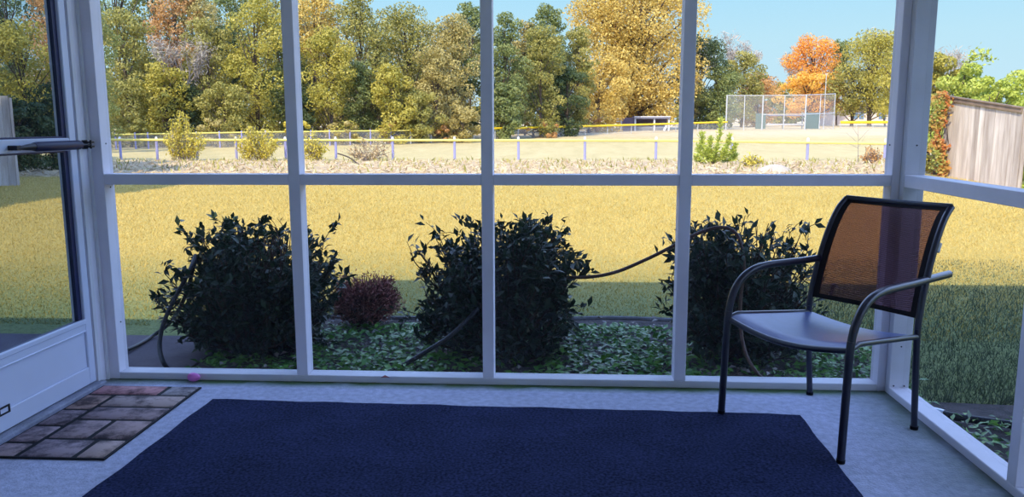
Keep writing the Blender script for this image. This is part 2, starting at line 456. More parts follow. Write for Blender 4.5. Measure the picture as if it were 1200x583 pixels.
wr = structure('wall_right', 'white timber screen frame along the right side of porch', 'wall')
YA = 3.652
MB().box((XR, YA, .0), (XR+DP, D+DP, CEIL), bev=.002).build('corner_stud', M['paint_warm'], wr)
yy = [YA, 2.670, 1.690, .710, -.270, -1.2]
for y in yy[1:5]: MB().box((XR, y-MW, ZP), (XR+DP, y, CEIL), bev=.002).build('mullion', M['paint'], wr)
for i in range(5):
    y1 = yy[i]; y0 = yy[i+1]
    MB().box((XR+.001, y0+.001, .9653), (XR+DP-.003, y1-(MW if i else 0)-.001, 1.0197), bev=.002).build('cross_rail', M['paint'], wr)
    for z0, z1, wd in ((1.0197, CEIL-.14, 'upper'), (ZP, .9653, 'lower')):
        if i > 1: continue
        k += 1
        o = MB().box((XR+.060, y0, z0), (XR+.0605, y1-(MW if i else 0), z1)).build('window_%d' % k, M['screen'])
        tag(o, '%s insect screen in right wall %s' % (wd, ('nearest the corner', 'nearest the camera')[i]), 'screen', kind='structure')
MB().box((XR-.001, -1.2, 0), (XR+DP, YA, ZP), bev=.003).build('sole_plate', M['paint'], wr)
MB().box((XR, -1.2, CEIL-.14), (XR+DP, D+DP, CEIL), bev=.003).build('header', M['paint'], wr)
nails(wr, [((XR+.044, YA, 1.15), (0, -1, 0)), ((XR+.042, YA, .23), (0, -1, 0)), ((XR+.02, YA, .042), (0, -1, 0)), ((XR+.068, YA, .042), (0, -1, 0))])

wl = structure('wall_left', 'white framed left side of porch holding the door', 'wall')
DJ = 3.602                                   # hinge edge of the door
MB().box((XL-.10, DJ+.004, 0), (XL, D+DP, CEIL), bev=.002).build('hinge_jamb', M['paint'], wl)
MB().tube([(XL+.004, D-.006, 0), (XL+.004, D-.006, CEIL)], .010, 8).build('corner_bead', M['paint_warm'], wl, True)
MB().box((XL, DJ+.004, 0), (XL+.007, DJ+.030, CEIL-.3), bev=.002).build('door_stop', M['paint_warm'], wl)
MB().box((XL-.10, 2.60, 0), (XL, 2.685, CEIL), bev=.002).build('latch_jamb', M['paint'], wl)
MB().box((XL-.10, 2.685, 2.08), (XL, DJ+.004, 2.16), bev=.002).build('door_head', M['paint'], wl)
MB().box((XL-.10, 2.685, 2.16), (XL-.02, DJ+.004, CEIL)).build('head_panel', M['siding'], wl)
MB().box((XL-.10, -1.2, 0), (XL, 2.60, .95)).build('knee_panel', M['siding'], wl)
MB().box((XL-.10, -1.2, .95), (XL, 2.60, 1.03), bev=.002).build('cross_rail', M['paint'], wl)
for y in (1.70, .75, -.2): MB().box((XL-.09, y-MW, 1.03), (XL, y, CEIL), bev=.002).build('mullion', M['paint'], wl)
MB().box((XL-.13, 2.66, -.012), (XL+.035, DJ+.03, .016), bev=.006).build('threshold', M['concrete'], wl)

wb = MB().box((-2.45, -1.32, -.16), (9.5, -1.2, CEIL+.3)).build('wall_back', M['siding'])
tag(wb, 'pale house wall behind the porch', 'wall', kind='structure')

# roof over the porch and the eave beside it: unseen, overhangs sized to cast the lawn shade
rf = structure('roof', 'house roof above the porch', 'roof')
MB().box((-2.78, -9., CEIL+.06), (3.5, 4.15, CEIL+.20)).build('porch_eave', M['roofing'], rf)
MB().box((-9., -9., CEIL+.06), (-2.78, 2.57, CEIL+.20)).build('side_eave', M['roofing'], rf)
for x in (-8.6, -6.0): MB().box((x-.06, 2.1, -.16), (x+.06, 2.22, CEIL+.06)).build('eave_post', M['paint'], rf)
for x in (3.3,): MB().box((x-.06, -1.1, -.16), (x+.06, -.98, CEIL+.06)).build('eave_post', M['paint'], rf)
g = MB(); g.add([(-9, -9, CEIL+.2), (3.5, -9, CEIL+.2), (3.5, 1.9, CEIL+.2), (-9, 1.9, CEIL+.2), (-5, -3.5, CEIL+2.0), (1, -3.5, CEIL+2.0)],
                [(0, 1, 5, 4), (1, 2, 5), (2, 3, 4, 5), (3, 0, 4)]); g.build('hip', M['roofing'], rf)

# ------------------------------------------------------------------ storm door
M['glass'] = netmat('door_glass', (.03, .05, .09), .10, (.80, .84, .88), .08)
dr = structure('door_1', 'white storm door with two glass panes left of the mat', 'door')
DY0, DY1, TH = 2.690, 3.600, .035
SW = .050
z_mid0, z_mid1 = 1.1328, 1.190
z_win0 = .330
def dbox(y0, y1, z0, z1, nm, m, x0=XL-TH, x1=XL, bev=.003): return MB().box((x0, y0, z0), (x1, y1, z1), bev=bev).build(nm, m, dr)
dbox(DY1-SW, DY1, .022, 2.07, 'stile', M['door_white'])
dbox(DY0, DY0+SW, .022, 2.07, 'stile', M['door_white'])
dbox(DY0+SW, DY1-SW, .022, .105, 'bottom_rail', M['door_white'])
dbox(DY0+SW, DY1-SW, 2.0, 2.07, 'top_rail', M['door_white'])
dbox(DY0+SW, DY1-SW, z_mid0, z_mid1, 'middle_rail', M['door_white'])
dbox(DY0+SW, DY1-SW, .285, z_win0, 'panel_top_rail', M['door_white'])
dbox(DY0+SW+.001, DY1-SW-.001, .105, .285, 'kick_panel', M['door_white'], XL-.026, XL-.009, .002)
dbox(DY0+SW, DY1-SW, .278, .287, 'panel_bead', M['door_white'], XL-.012, XL+.004, .003)
dbox(DY0+SW, DY1-SW, z_win0-.012, z_win0+.010, 'glazing_bead', M['door_white'], XL-.01, XL+.008, .003)
for z0, z1 in ((z_win0, z_mid0), (z_mid1, 2.0)):
    y0, y1 = DY0+SW, DY1-SW
    gk = MB()
    gk.box((XL-.032, y1-.030, z0), (XL-.014, y1, z1)); gk.box((XL-.032, y0, z0), (XL-.014, y0+.03, z1))
    gk.box((XL-.032, y0+.03, z1-.008), (XL-.014, y1-.03, z1)); gk.box((XL-.032, y0+.03, z0), (XL-.014, y1-.03, z0+.008))
    gk.build('glass_edge', M['dark_glass_edge'], dr)  # dark recessed strip around the pane
    MB().box((XL-.026, y0+.028, z0+.006), (XL-.022, y1-.028, z1-.006)).build('glass_pane', M['glass'], dr)
# vent plate on the bottom rail
pl = MB()
c = Vector((XL+.0005, 2.955, .108))
for a in ((-.034, -.017, -.024, .017), (.024, -.017, .034, .017), (-.024, .010, .024, .017), (-.024, -.017, .024, -.010)):
    pl.box((c.x, c.y+a[0], c.z+a[1]), (c.x+.004, c.y+a[2], c.z+a[3]))
pl.build('weep_plate', M['black_metal'], dr)
MB().box((XL-.001, c.y-.024, c.z-.010), (XL+.002, c.y+.024, c.z+.010)).build('weep_slot', M['door_white'], dr)
# latch handle on the free side
MB().tube([(XL, DY0+.025, 1.0), (XL+.04, DY0+.025, 1.0), (XL+.045, DY0+.10, 1.0)], .009, 8).build('door_handle', M['black_metal'], dr, True)
# pneumatic closer: a thing bolted across door and jamb
zc = 1.158
cs = empty('door_closer', (XL, 3.1, zc), 'dark blue pneumatic closer across the white door rail', 'door closer')
x = XL+.036
ya, yb = at_y = (3.245, 3.60)
MB().tube([(x, 3.240, zc), (x, 3.26, zc), (x, 3.56, zc), (x, 3.575, zc)], [.017, .021, .021, .016], 16).build('cylinder', M['closer'], cs, True)
MB().tube([(x, 3.145, zc-.004), (x, 3.17, zc-.002), (x, 3.215, zc), (x, 3.24, zc)], [.005, .010, .014, .016], 12).build('end_cap', M['black_metal'], cs, True)
MB().box((XL, 3.13, zc-.012), (XL+.04, 3.16, zc+.008), bev=.002).build('door_bracket', M['black_metal'], cs)
MB().tube([(x, 3.56, zc), (x, 3.655, zc)], .0045, 8).build('rod', M['black_metal'], cs, True)
jb = MB().box((XL, 3.600, zc-.022), (XL+.006, 3.688, zc+.020), bev=.002)
jb.box((XL+.006, 3.640, zc+.006), (XL+.046, 3.668, zc+.014)); jb.box((XL+.006, 3.640, zc-.014), (XL+.046, 3.668, zc-.006))
jb.build('jamb_bracket', M['black_metal'], cs)
MB().tube([(x, 3.654, zc-.020), (x, 3.654, zc+.020)], .005, 8).build('pin', M['black_metal'], cs)

# ------------------------------------------------------------------ rug
def rug_material():
    m = bpy.data.materials.new('ribbed_carpet'); m.use_nodes = True
    nt = m.node_tree; N = nt.nodes; L = nt.links; b = N['Principled BSDF']
    b.inputs['Roughness'].default_value = .95; b.inputs['Specular IOR Level'].default_value = .08
    tc = N.new('ShaderNodeTexCoord')
    n = N.new('ShaderNodeTexNoise'); n.inputs['Scale'].default_value = 95; n.inputs['Detail'].default_value = 5
    L.new(tc.outputs['Object'], n.inputs['Vector'])
    n2 = N.new('ShaderNodeTexNoise'); n2.inputs['Scale'].default_value = 4; L.new(tc.outputs['Object'], n2.inputs['Vector'])
    r = N.new('ShaderNodeValToRGB'); e = r.color_ramp.elements
    e[0].position = .30; e[0].color = (.004, .007, .025, 1); e[1].position = .72; e[1].color = (.034, .046, .125, 1)
    ad = N.new('ShaderNodeMath'); ad.operation = 'MULTIPLY_ADD'; ad.inputs[1].default_value = .25
    L.new(n2.outputs['Fac'], ad.inputs[0])
    sb = N.new('ShaderNodeMath'); sb.operation = 'SUBTRACT'; sb.inputs[1].default_value = .125
    L.new(n.outputs['Fac'], sb.inputs[0]); L.new(sb.outputs[0], ad.inputs[2])
    L.new(ad.outputs[0], r.inputs['Fac']); L.new(r.outputs['Color'], b.inputs['Base Color'])
    bp = N.new('ShaderNodeBump'); bp.inputs['Strength'].default_value = .6; bp.inputs['Distance'].default_value = .004
    L.new(n.outputs['Fac'], bp.inputs['Height']); L.new(bp.outputs['Normal'], b.inputs['Normal'])
    return m
RUGZ = .009
rm = Matrix.Translation((-1.570, 3.405, 0)) @ Matrix.Rotation(-.0235, 4, 'Z')
rg = MB()
W_, L_ = 2.615, 2.45
nx_, ny_ = 40, 36
vs = []; 
for j in range(ny_+1):
    for i in range(nx_+1):
        xx = W_*i/nx_; yv = -L_*j/ny_
        if j == 0: yv += .003*math.sin(i*1.7)+.002*math.sin(i*.6)
        if i in (0, nx_): xx += .003*math.sin(j*1.3)
        vs.append(rm @ Vector((xx, yv, RUGZ+.0012*math.sin(i*.9+j*.5))))
base = len(vs)
vs += [Vector((v.x, v.y, 0.0005)) for v in vs]
fs = []
q = lambda i, j: j*(nx_+1)+i
for j in range(ny_):
    for i in range(nx_): fs.append((q(i, j), q(i, j+1), q(i+1, j+1), q(i+1, j)))
ring = [q(i, 0) for i in range(nx_)] + [q(nx_, j) for j in range(ny_)] + [q(i, ny_) for i in range(nx_, 0, -1)] + [q(0, j) for j in range(ny_, 0, -1)]
for a, b in zip(ring, ring[1:]+ring[:1]): fs.append((a, b, b+base, a+base))
rg.add(vs, fs)
tag(rg.build('rug', rug_material()), 'large navy black carpet rug on the concrete porch floor', 'rug')

# ------------------------------------------------------------------ door mat
def mat_material():
    m = bpy.data.materials.new('stone_tile_print'); m.use_nodes = True
    nt = m.node_tree; N = nt.nodes; L = nt.links; b = N['Principled BSDF']
    b.inputs['Roughness'].default_value = .8; b.inputs['Specular IOR Level'].default_value = .2
    tc = N.new('ShaderNodeTexCoord')
    a = N.new('ShaderNodeAttribute'); a.attribute_name = 'tone'
    r = N.new('ShaderNodeValToRGB'); e = r.color_ramp.elements
    cols = [(.32, .23, .24), (.36, .28, .31), (.50, .33, .27), (.46, .41, .42), (.58, .30, .31)]
    while len(e) < 5: e.new(.5)
    for i, c in enumerate(cols): e[i].position = i/4; e[i].color = (*c, 1)
    L.new(a.outputs['Fac'], r.inputs['Fac'])
    n = N.new('ShaderNodeTexNoise'); n.inputs['Scale'].default_value = 7; n.inputs['Detail'].default_value = 8
    n.inputs['Roughness'].default_value = .7; L.new(tc.outputs['Object'], n.inputs['Vector'])
    k = N.new('ShaderNodeValToRGB'); k.color_ramp.elements[0].position = .40; k.color_ramp.elements[0].color = (.05, .05, .08, 1)
    k.color_ramp.elements[1].position = .56; k.color_ramp.elements[1].color = (1, 1, 1, 1)
    L.new(n.outputs['Fac'], k.inputs['Fac'])
    x = N.new('ShaderNodeMix'); x.data_type = 'RGBA'; x.blend_type = 'MULTIPLY'; x.inputs[0].default_value = .85
    L.new(r.outputs['Color'], x.inputs[6]); L.new(k.outputs['Color'], x.inputs[7]); L.new(x.outputs[2], b.inputs['Base Color'])
    n2 = N.new('ShaderNodeTexNoise'); n2.inputs['Scale'].default_value = 60; L.new(tc.outputs['Object'], n2.inputs['Vector'])
    bp = N.new('ShaderNodeBump'); bp.inputs['Strength'].default_value = .4; bp.inputs['Distance'].default_value = .003
    L.new(n2.outputs['Fac'], bp.inputs['Height']); L.new(bp.outputs['Normal'], b.inputs['Normal'])
    return m
MTX = Matrix.Translation((-1.697, 3.573, 0)) @ Matrix.Rotation(0.004, 4, 'Z')      # far right corner
MWD, MLN = .485, .835
mt = empty('door_mat', (-1.94, 3.15, 0), 'door mat printed as stone tiles with black seams below the door', 'door mat')
MB().box((-MWD, -MLN, .0005), (0, 0, .007), MTX, .002).build('rubber_base', M['rubber'], mt)
#   tiles: x0,x1 (from left 0 to .485), y0,y1 (from far edge 0 down), tone
LC = .135
tiles = [(.0, .335, 0, .135, 1.0), (.335, .485, 0, .135, .75),
         (0, LC, .135, .33, .45), (LC, .485, .135, .29, .62),
         (0, LC, .33, .52, .25), (LC, .485, .29, .445, .30),
         (0, LC, .52, .70, .2), (LC, .31, .445, .655, .3), (.31, .485, .445, .655, .35),
         (0, LC, .70, .835, .3), (LC, .36, .655, .835, .25), (.36, .485, .655, .835, .6)]
tv = []; tt = []
g = .0105
for x0, x1, y0, y1, t in tiles:
    a, b, c, d = x0+g-MWD, x1-g-MWD, -y1+g, -y0-g
    lo, hi = .006, .0105; e = .003
    bot = [(a, c, lo), (b, c, lo), (b, d, lo), (a, d, lo)]; top = [(a+e, c+e, hi), (b-e, c+e, hi), (b-e, d-e, hi), (a+e, d-e, hi)]
    tv.append([tuple(MTX @ Vector(v)) for v in bot+top]); tt.append(t)
raw_mesh('tile_face', np.array(tv), 8, mat_material(), mt, tone=np.array(tt), faces=[(4, 5, 6, 7), (0, 1, 5, 4), (1, 2, 6, 5), (2, 3, 7, 6), (3, 0, 4, 7)])

# ------------------------------------------------------------------ pink egg
eg = MB(); n = 20
c = Vector((-1.780, D-.024, .0225)); ax = Vector((1, -.15, 0)).normalized()
prof = []
for i in range(13):
    t = math.pi*i/12; xx = -math.cos(t)*.033; rr = math.sin(t)*.0222*(1 - .16*math.cos(t)*-1)
    prof.append((xx, max(rr, .0004)))
eg.tube([c+ax*xx for xx, rr in prof], [rr for xx, rr in prof], n)
ego = eg.build('plastic_egg', M['egg'], None, True)
tag(ego, 'small pink plastic egg lying against the sill', 'toy egg')

p = on_z(446, 443, ZP+.004); lf = leaves(np.array([tuple(p)]), np.array([[1., .2, .05]]), np.array([[0, -.1, 1.]]), np.array([.045]), .5, .5)
o = MB(); o.add([tuple(v) for v in lf[0]]+[tuple(v-np.array([0, 0, .001])) for v in lf[0]], LEAF_F+[tuple(i+5 for i in f[::-1]) for f in LEAF_F])
tag(o.build('fallen_leaf', mat('red_leaf', (.35, .10, .10), .6)), 'tiny reddish dry leaf lying on the front sill below the dried shrub', 'leaf')

# ------------------------------------------------------------------ chair
CA, CB, CC, CD = Vector((.71, 3.34, 0)), Vector((1.053, 2.865, 0)), Vector((1.17, 3.629, 0)), Vector((1.475, 3.224, 0))
uF, uN = (CC-CA).normalized(), (CD-CB).normalized()
def far(s, z, o=0.): return CA + uF*s + Vector((0, 0, z))
def near(s, z, o=0.): return CB + uN*s + Vector((0, 0, z))
ch = empty('patio_chair', ((CA+CB+CC+CD)/4), 'bronze metal patio armchair with see-through brown sling back on the porch', 'chair')
zz = RUGZ
frame_front = [(0, .006), (.006, .20), (.012, .36), (.020, .46), (.045, .525), (.085, .575), (.145, .608), (.225, .622), (.34, .624), (.46, .624), (.56, .626)]
for nm, fn, ext in (('near', near, .745), ('far', far, .60)):
    pts = [fn(s, z+(.018 if nm == 'far' and z > .5 else 0)+ (zz if z < .01 and nm == 'far' else 0)) for s, z in frame_front]
    pts.append(fn(ext, .628 if nm == 'near' else .640))
    P = smooth_path(pts, 5)
    # leg and arm are one bent tube
    legp = [v for v in P if v.z < .47]; armp = P[len(legp)-1:]
    MB().tube(legp, .0150, 14).build('front_leg', M['chair_metal'], ch, True)
    MB().tube(armp, [.0150]*3+[.0158]*(len(armp)-3), 14).build('armrest', M['chair_metal'], ch, True)
up_prof = [(.548, .004), (.532, .16), (.518, .32), (.513, .43), (.528, .53), (.556, .63), (.592, .73), (.630, .81), (.672, .870), (.718, .908)]
UPP = {}
for nm, fn in (('near', near), ('far', far)):
    P = smooth_path([fn(s, z) for s, z in up_prof], 5); UPP[nm] = P
    lp = [v for v in P if v.z < .44]; bp = P[len(lp)-1:]
    MB().tube(lp, .0130, 12).build('rear_leg', M['chair_metal'], ch, True)
    MB().tube(bp, .0135, 12).build('back_upright', M['chair_metal'], ch, True)
for fn, pts in ((near, [(0, 0)]), (far, [(0, zz)]), (near, [(.548, 0)]), (far, [(.548, 0)])):
    s, z = pts[0]; a = fn(s, z)
    MB().tube([a+Vector((0, 0, .0)), a+Vector((0, 0, .014))], [.0155, .0165], 12).build('foot_glide', M['rubber'], ch, True)
# seat frame bars + seat sling
def seat_pt(u, v):
    """u 0..1 far->near, v 0..1 front->rear"""
    s = .022 + v*(.520-.022); z = .452 - .050*v
    a, b = far(s, z), near(s, z)
    p = a.lerp(b, u)
    sag = math.sin(math.pi*u)
    p.z -= .034*sag*(1-.35*v)
    if v < .12: p.z -= .016*(1-v/.12)**2
    p -= uF*(.020*sag*(1-v))
    return p
ns, nv = 20, 18
sb = MB(); top = [seat_pt(.02+.96*i/ns, j/nv) for j in range(nv+1) for i in range(ns+1)]
o_ = len(top); allv = top + [v-Vector((0, 0, .006)) for v in top]; fs = []
Q = lambda i, j: j*(ns+1)+i
for j in range(nv):
    for i in range(ns):
        fs.append((Q(i, j), Q(i, j+1), Q(i+1, j+1), Q(i+1, j))); fs.append((Q(i, j)+o_, Q(i+1, j)+o_, Q(i+1, j+1)+o_, Q(i, j+1)+o_))
rg_ = [Q(i, 0) for i in range(ns)] + [Q(ns, j) for j in range(nv)] + [Q(i, nv) for i in range(ns, 0, -1)] + [Q(0, j) for j in range(nv, 0, -1)]
for a, b in zip(rg_, rg_[1:]+rg_[:1]): fs.append((a, b, b+o_, a+o_))
sb.add(allv, fs)
M['seat'] = mat('seat_sling', (.085, .125, .34), .34, .5, var=.15, vscale=30, bump=.08, bscale=300)
sb.build('seat', M['seat'], ch, True)
MB().tube([seat_pt(.0+i/16, 0)-Vector((0, 0, .010)) for i in range(17)], .0120, 12).build('seat_front_bar', M['chair_metal'], ch, True)
MB().tube([seat_pt(i/10, 1)-Vector((0, 0, .012)) for i in range(11)], .0105, 12).build('seat_rear_bar', M['chair_metal'], ch, True)
for u in (0, 1): MB().tube([seat_pt(u, j/10)-Vector((0, 0, .004)) for j in range(11)], .0115, 10).build('seat_side_rail', M['chair_metal'], ch, True)
# back sling between the uprights
fa = [v for v in UPP['far'] if v.z > .455]; ne = [v for v in UPP['near'] if v.z > .455]
def back_pt(u, t):
    def pick(P):
        x = t*(len(P)-1); i = min(int(x), len(P)-2); return P[i].lerp(P[i+1], x-i)
    p = pick(fa).lerp(pick(ne), u)
    return p + (uF*.6+uN*.4)*(.016*math.sin(math.pi*u)) - Vector((0, 0, .004*math.sin(math.pi*u)*(1 if t > .9 else 0)))
nu, nt_ = 16, 22
bs = MB(); vv = [back_pt(i/nu, j/nt_) for j in range(nt_+1) for i in range(nu+1)]
bs.add(vv, [(j*(nu+1)+i, j*(nu+1)+i+1, (j+1)*(nu+1)+i+1, (j+1)*(nu+1)+i) for j in range(nt_) for i in range(nu)])
bko = bs.build('backrest', M['sling'], ch, True)
def strip(u0, u1, t0, t1, nm, m, th=.004):
    sb = MB(); a = 12
    P0 = [[back_pt(u0+(u1-u0)*i/a, t0+(t1-t0)*j/a) for i in range(a+1)] for j in range(a+1)]
    nrm = Vector((-uF.x, -uF.y, .25)).normalized()
    vv = [p+nrm*th for r in P0 for p in r] + [p-nrm*th for r in P0 for p in r]; o = (a+1)**2; fs = []
    for j in range(a):
        for i in range(a):
            k0 = j*(a+1)+i; f = (k0, k0+1, k0+a+2, k0+a+1); fs.append(f); fs.append(tuple(x+o for x in f[::-1]))
    rr = [i for i in range(a)] + [(a+1)*j+a for j in range(a)] + [(a+1)*a+i for i in range(a, 0, -1)] + [(a+1)*j for j in range(a, 0, -1)]
    for p, q2 in zip(rr, rr[1:]+rr[:1]): fs.append((p, p+o, q2+o, q2))
    sb.add(vv, fs); return sb.build(nm, m, bko, True)
strip(.0, .075, 0, 1, 'side_hem', M['chair_hem']); strip(.925, 1., 0, 1, 'side_hem', M['chair_hem'])
strip(.0, 1., .925, 1, 'top_hem', M['chair_hem']); strip(.0, 1., .0, .035, 'bottom_hem', M['chair_hem'])
MB().tube([back_pt(i/10, 1.)+Vector((0, 0, .003)) for i in range(11)], .0125, 12).build('top_bar', M['chair_metal'], ch, True)
tg = MB(); p = near(.612, .735); tg.tube([p, p+Vector((.012, .010, .034))], .0150, 12); tg.build('white_tag', M['tag'], ch, True)

# ------------------------------------------------------------------ planting bed, patio
def poly_slab(name, pts, z0, z1, m):
    n = len(pts); b = MB()
    b.add([(x, y, z1) for x, y in pts]+[(x, y, z0) for x, y in pts], [tuple(range(n)), tuple(range(2*n-1, n-1, -1))]+[(i, i+n, (i+1) % n+n, (i+1) % n) for i in range(n)])
    return b.build(name, m)
front = [(x, 5.58+.05*math.sin(x*2.3)+.03*math.sin(x*5.1)) for x in np.linspace(1.95, -2.15, 30)]
bed = poly_slab('planting_bed', [(-2.10, 3.80), (1.66, 3.80), (1.66, 2.2), (2.7, 2.2), (2.6, 3.93), (1.76, 4.0), (1.84, 4.6)]+front, -.19, -.150, M['soil'])
tag(bed, 'dark soil planting bed along the porch base', 'bed', kind='structure')
b = MB()
b.tube([Vector((x, y+.02, -.145)) for x, y in front], .018, 8)
tag(b.build('bed_edging', M['edging'], None, True), 'low grey edging strip between flower bed and lawn', 'edging', kind='structure')
pt = MB().box((-6.5, 2.3, -.20), (-2.33, 5.05, -.135), bev=.004)
pt = MB().box((-6.5, 2.3, -.20), (-2.12, 5.02, -.140), bev=.004)
tag(pt.build('patio', M['patio']), 'dark paved patio outside the storm door', 'patio', kind='structure')

# ------------------------------------------------------------------ near shrubs
def shrub(name, label, cx, cy, rx, ry, z0, ztop, n_leaf, n_stem, seed, twiggy=None, group=None):
    global RNG
    keep = RNG; RNG = np.random.default_rng(seed); rnd = random.Random(seed)
    root = empty(name, (cx, cy, z0), label, 'shrub', group)
    H = ztop-z0
    def env(th, zf):                      # envelope radius factor at height fraction
        r = (.86 + .31*zf if zf < .45 else (1.0 if zf < .78 else 1.0-.30*((zf-.78)/.22)**2))*.92
        return r*(1+.10*math.sin(3*th+seed)+.07*math.sin(5*th+2*seed))
    stems = MB(); tips = []
    for i in range(n_stem):
        th = rnd.random()*2*math.pi; zf = .06+.94*rnd.random()**.8; rf = rnd.random()**.45
        ex = env(th, zf)*rf
        end = Vector((cx+math.cos(th)*rx*ex, cy+math.sin(th)*ry*ex, z0+H*zf*(1-.10*rf*rf)))
        b0 = Vector((cx+rnd.uniform(-.10, .10), cy+rnd.uniform(-.08, .08), z0))
        mid = b0.lerp(end, .5)+Vector((rnd.uniform(-.05, .05), rnd.uniform(-.05, .05), -.03))
        P = smooth_path([b0, mid, end], 4)
        stems.tube(P, [.007-.0045*j/(len(P)-1) for j in range(len(P))], 5, False)
        for k in range(3):                # side twigs near the tip
            a = P[rnd.randrange(4, len(P))]
            e = a+Vector((rnd.gauss(0, .07), rnd.gauss(0, .07), rnd.uniform(.0, .12)))
            if e.z > ztop+.02: e.z = ztop
            stems.tube([a, a.lerp(e, .5)+Vector((0, 0, .01)), e], [.0028, .0022, .0015], 4, False); tips.append((a, e))
        tips.append((P[-3], P[-1]))
    stems.build('stems', M['twig'], root)
    # leaves ride on the twigs
    T = np.array([[*a, *b] for a, b in tips]); i = RNG.integers(0, len(T), n_leaf); f = RNG.random(n_leaf)[:, None]*1.05
    A, B = T[i, :3], T[i, 3:]
    base = A+(B-A)*f+RNG.normal(size=(n_leaf, 3))*.012
    ax_ = unit(B-A)
    d = unit(ax_*.55+RNG.normal(size=(n_leaf, 3))*.75+np.array([0, 0, .15]))
    nr = unit(np.array([0, 0, 1.])+RNG.normal(size=(n_leaf, 3))*.55)
    size = .040+.038*RNG.random(n_leaf)
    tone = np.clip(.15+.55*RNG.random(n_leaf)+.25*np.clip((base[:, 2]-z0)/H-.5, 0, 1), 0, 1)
    if twiggy is not None:
        kp = ~((base[:, 0] > twiggy[0]) & (base[:, 0] < twiggy[1]) & (base[:, 2] > twiggy[2]) & (RNG.random(n_leaf) < twiggy[3]))
        base, d, nr, size, tone = base[kp], d[kp], nr[kp], size[kp], tone[kp]
    raw_mesh('foliage', leaves(base, d, nr, size, .46), 5, LM['shrub'], root, tone, LEAF_F)
    RNG = keep; return root
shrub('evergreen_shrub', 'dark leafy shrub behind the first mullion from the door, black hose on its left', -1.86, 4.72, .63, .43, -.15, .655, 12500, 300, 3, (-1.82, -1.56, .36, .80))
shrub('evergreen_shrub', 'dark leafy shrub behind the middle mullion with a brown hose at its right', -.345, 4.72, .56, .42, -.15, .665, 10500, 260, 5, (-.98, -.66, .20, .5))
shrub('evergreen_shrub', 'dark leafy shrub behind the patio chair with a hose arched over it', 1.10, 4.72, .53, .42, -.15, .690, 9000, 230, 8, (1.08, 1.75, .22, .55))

def dry_shrub():
    cx, cy, z0 = -1.35, 5.40, -.155
    root = empty('dried_shrub', (cx, cy, z0), 'small round dried reddish brown shrub between two green shrubs', 'shrub')
    s = MB(); rnd = random.Random(4); T = []
    for i in range(760):
        th = rnd.random()*2*math.pi; ph = rnd.random()**.7
        e = Vector((cx+math.cos(th)*.225*math.sqrt(1-(ph*.75)**2)*1.1, cy+math.sin(th)*.2*math.sqrt(1-(ph*.75)**2), z0+.335*min(1, .25+.8*ph)))
        e += Vector((rnd.gauss(0, .02), rnd.gauss(0, .02), rnd.gauss(0, .012)))
        a = Vector((cx+rnd.gauss(0, .03), cy+rnd.gauss(0, .03), z0))
        s.tube([a, a.lerp(e, .6)+Vector((rnd.gauss(0, .015), rnd.gauss(0, .015), .03)), e], [.004, .0025, .0015], 4, False); T.append((a, e))
    s.build('stems', M['dry_twig'], root)
    n = 5600; T = np.array([[*a, *b] for a, b in T]); i = RNG.integers(0, len(T), n); f = (.6+.42*RNG.random(n))[:, None]
    P = T[i, :3]+(T[i, 3:]-T[i, :3])*f+RNG.normal(size=(n, 3))*.012
    raw_mesh('dry_sprigs', leaves(P, RNG.normal(size=(n, 3))+np.array([0, 0, .3]), RNG.normal(size=(n, 3)), .018+.022*RNG.random(n), .3), 5, LM['dry'], root, RNG.random(n), LEAF_F)
dry_shrub()

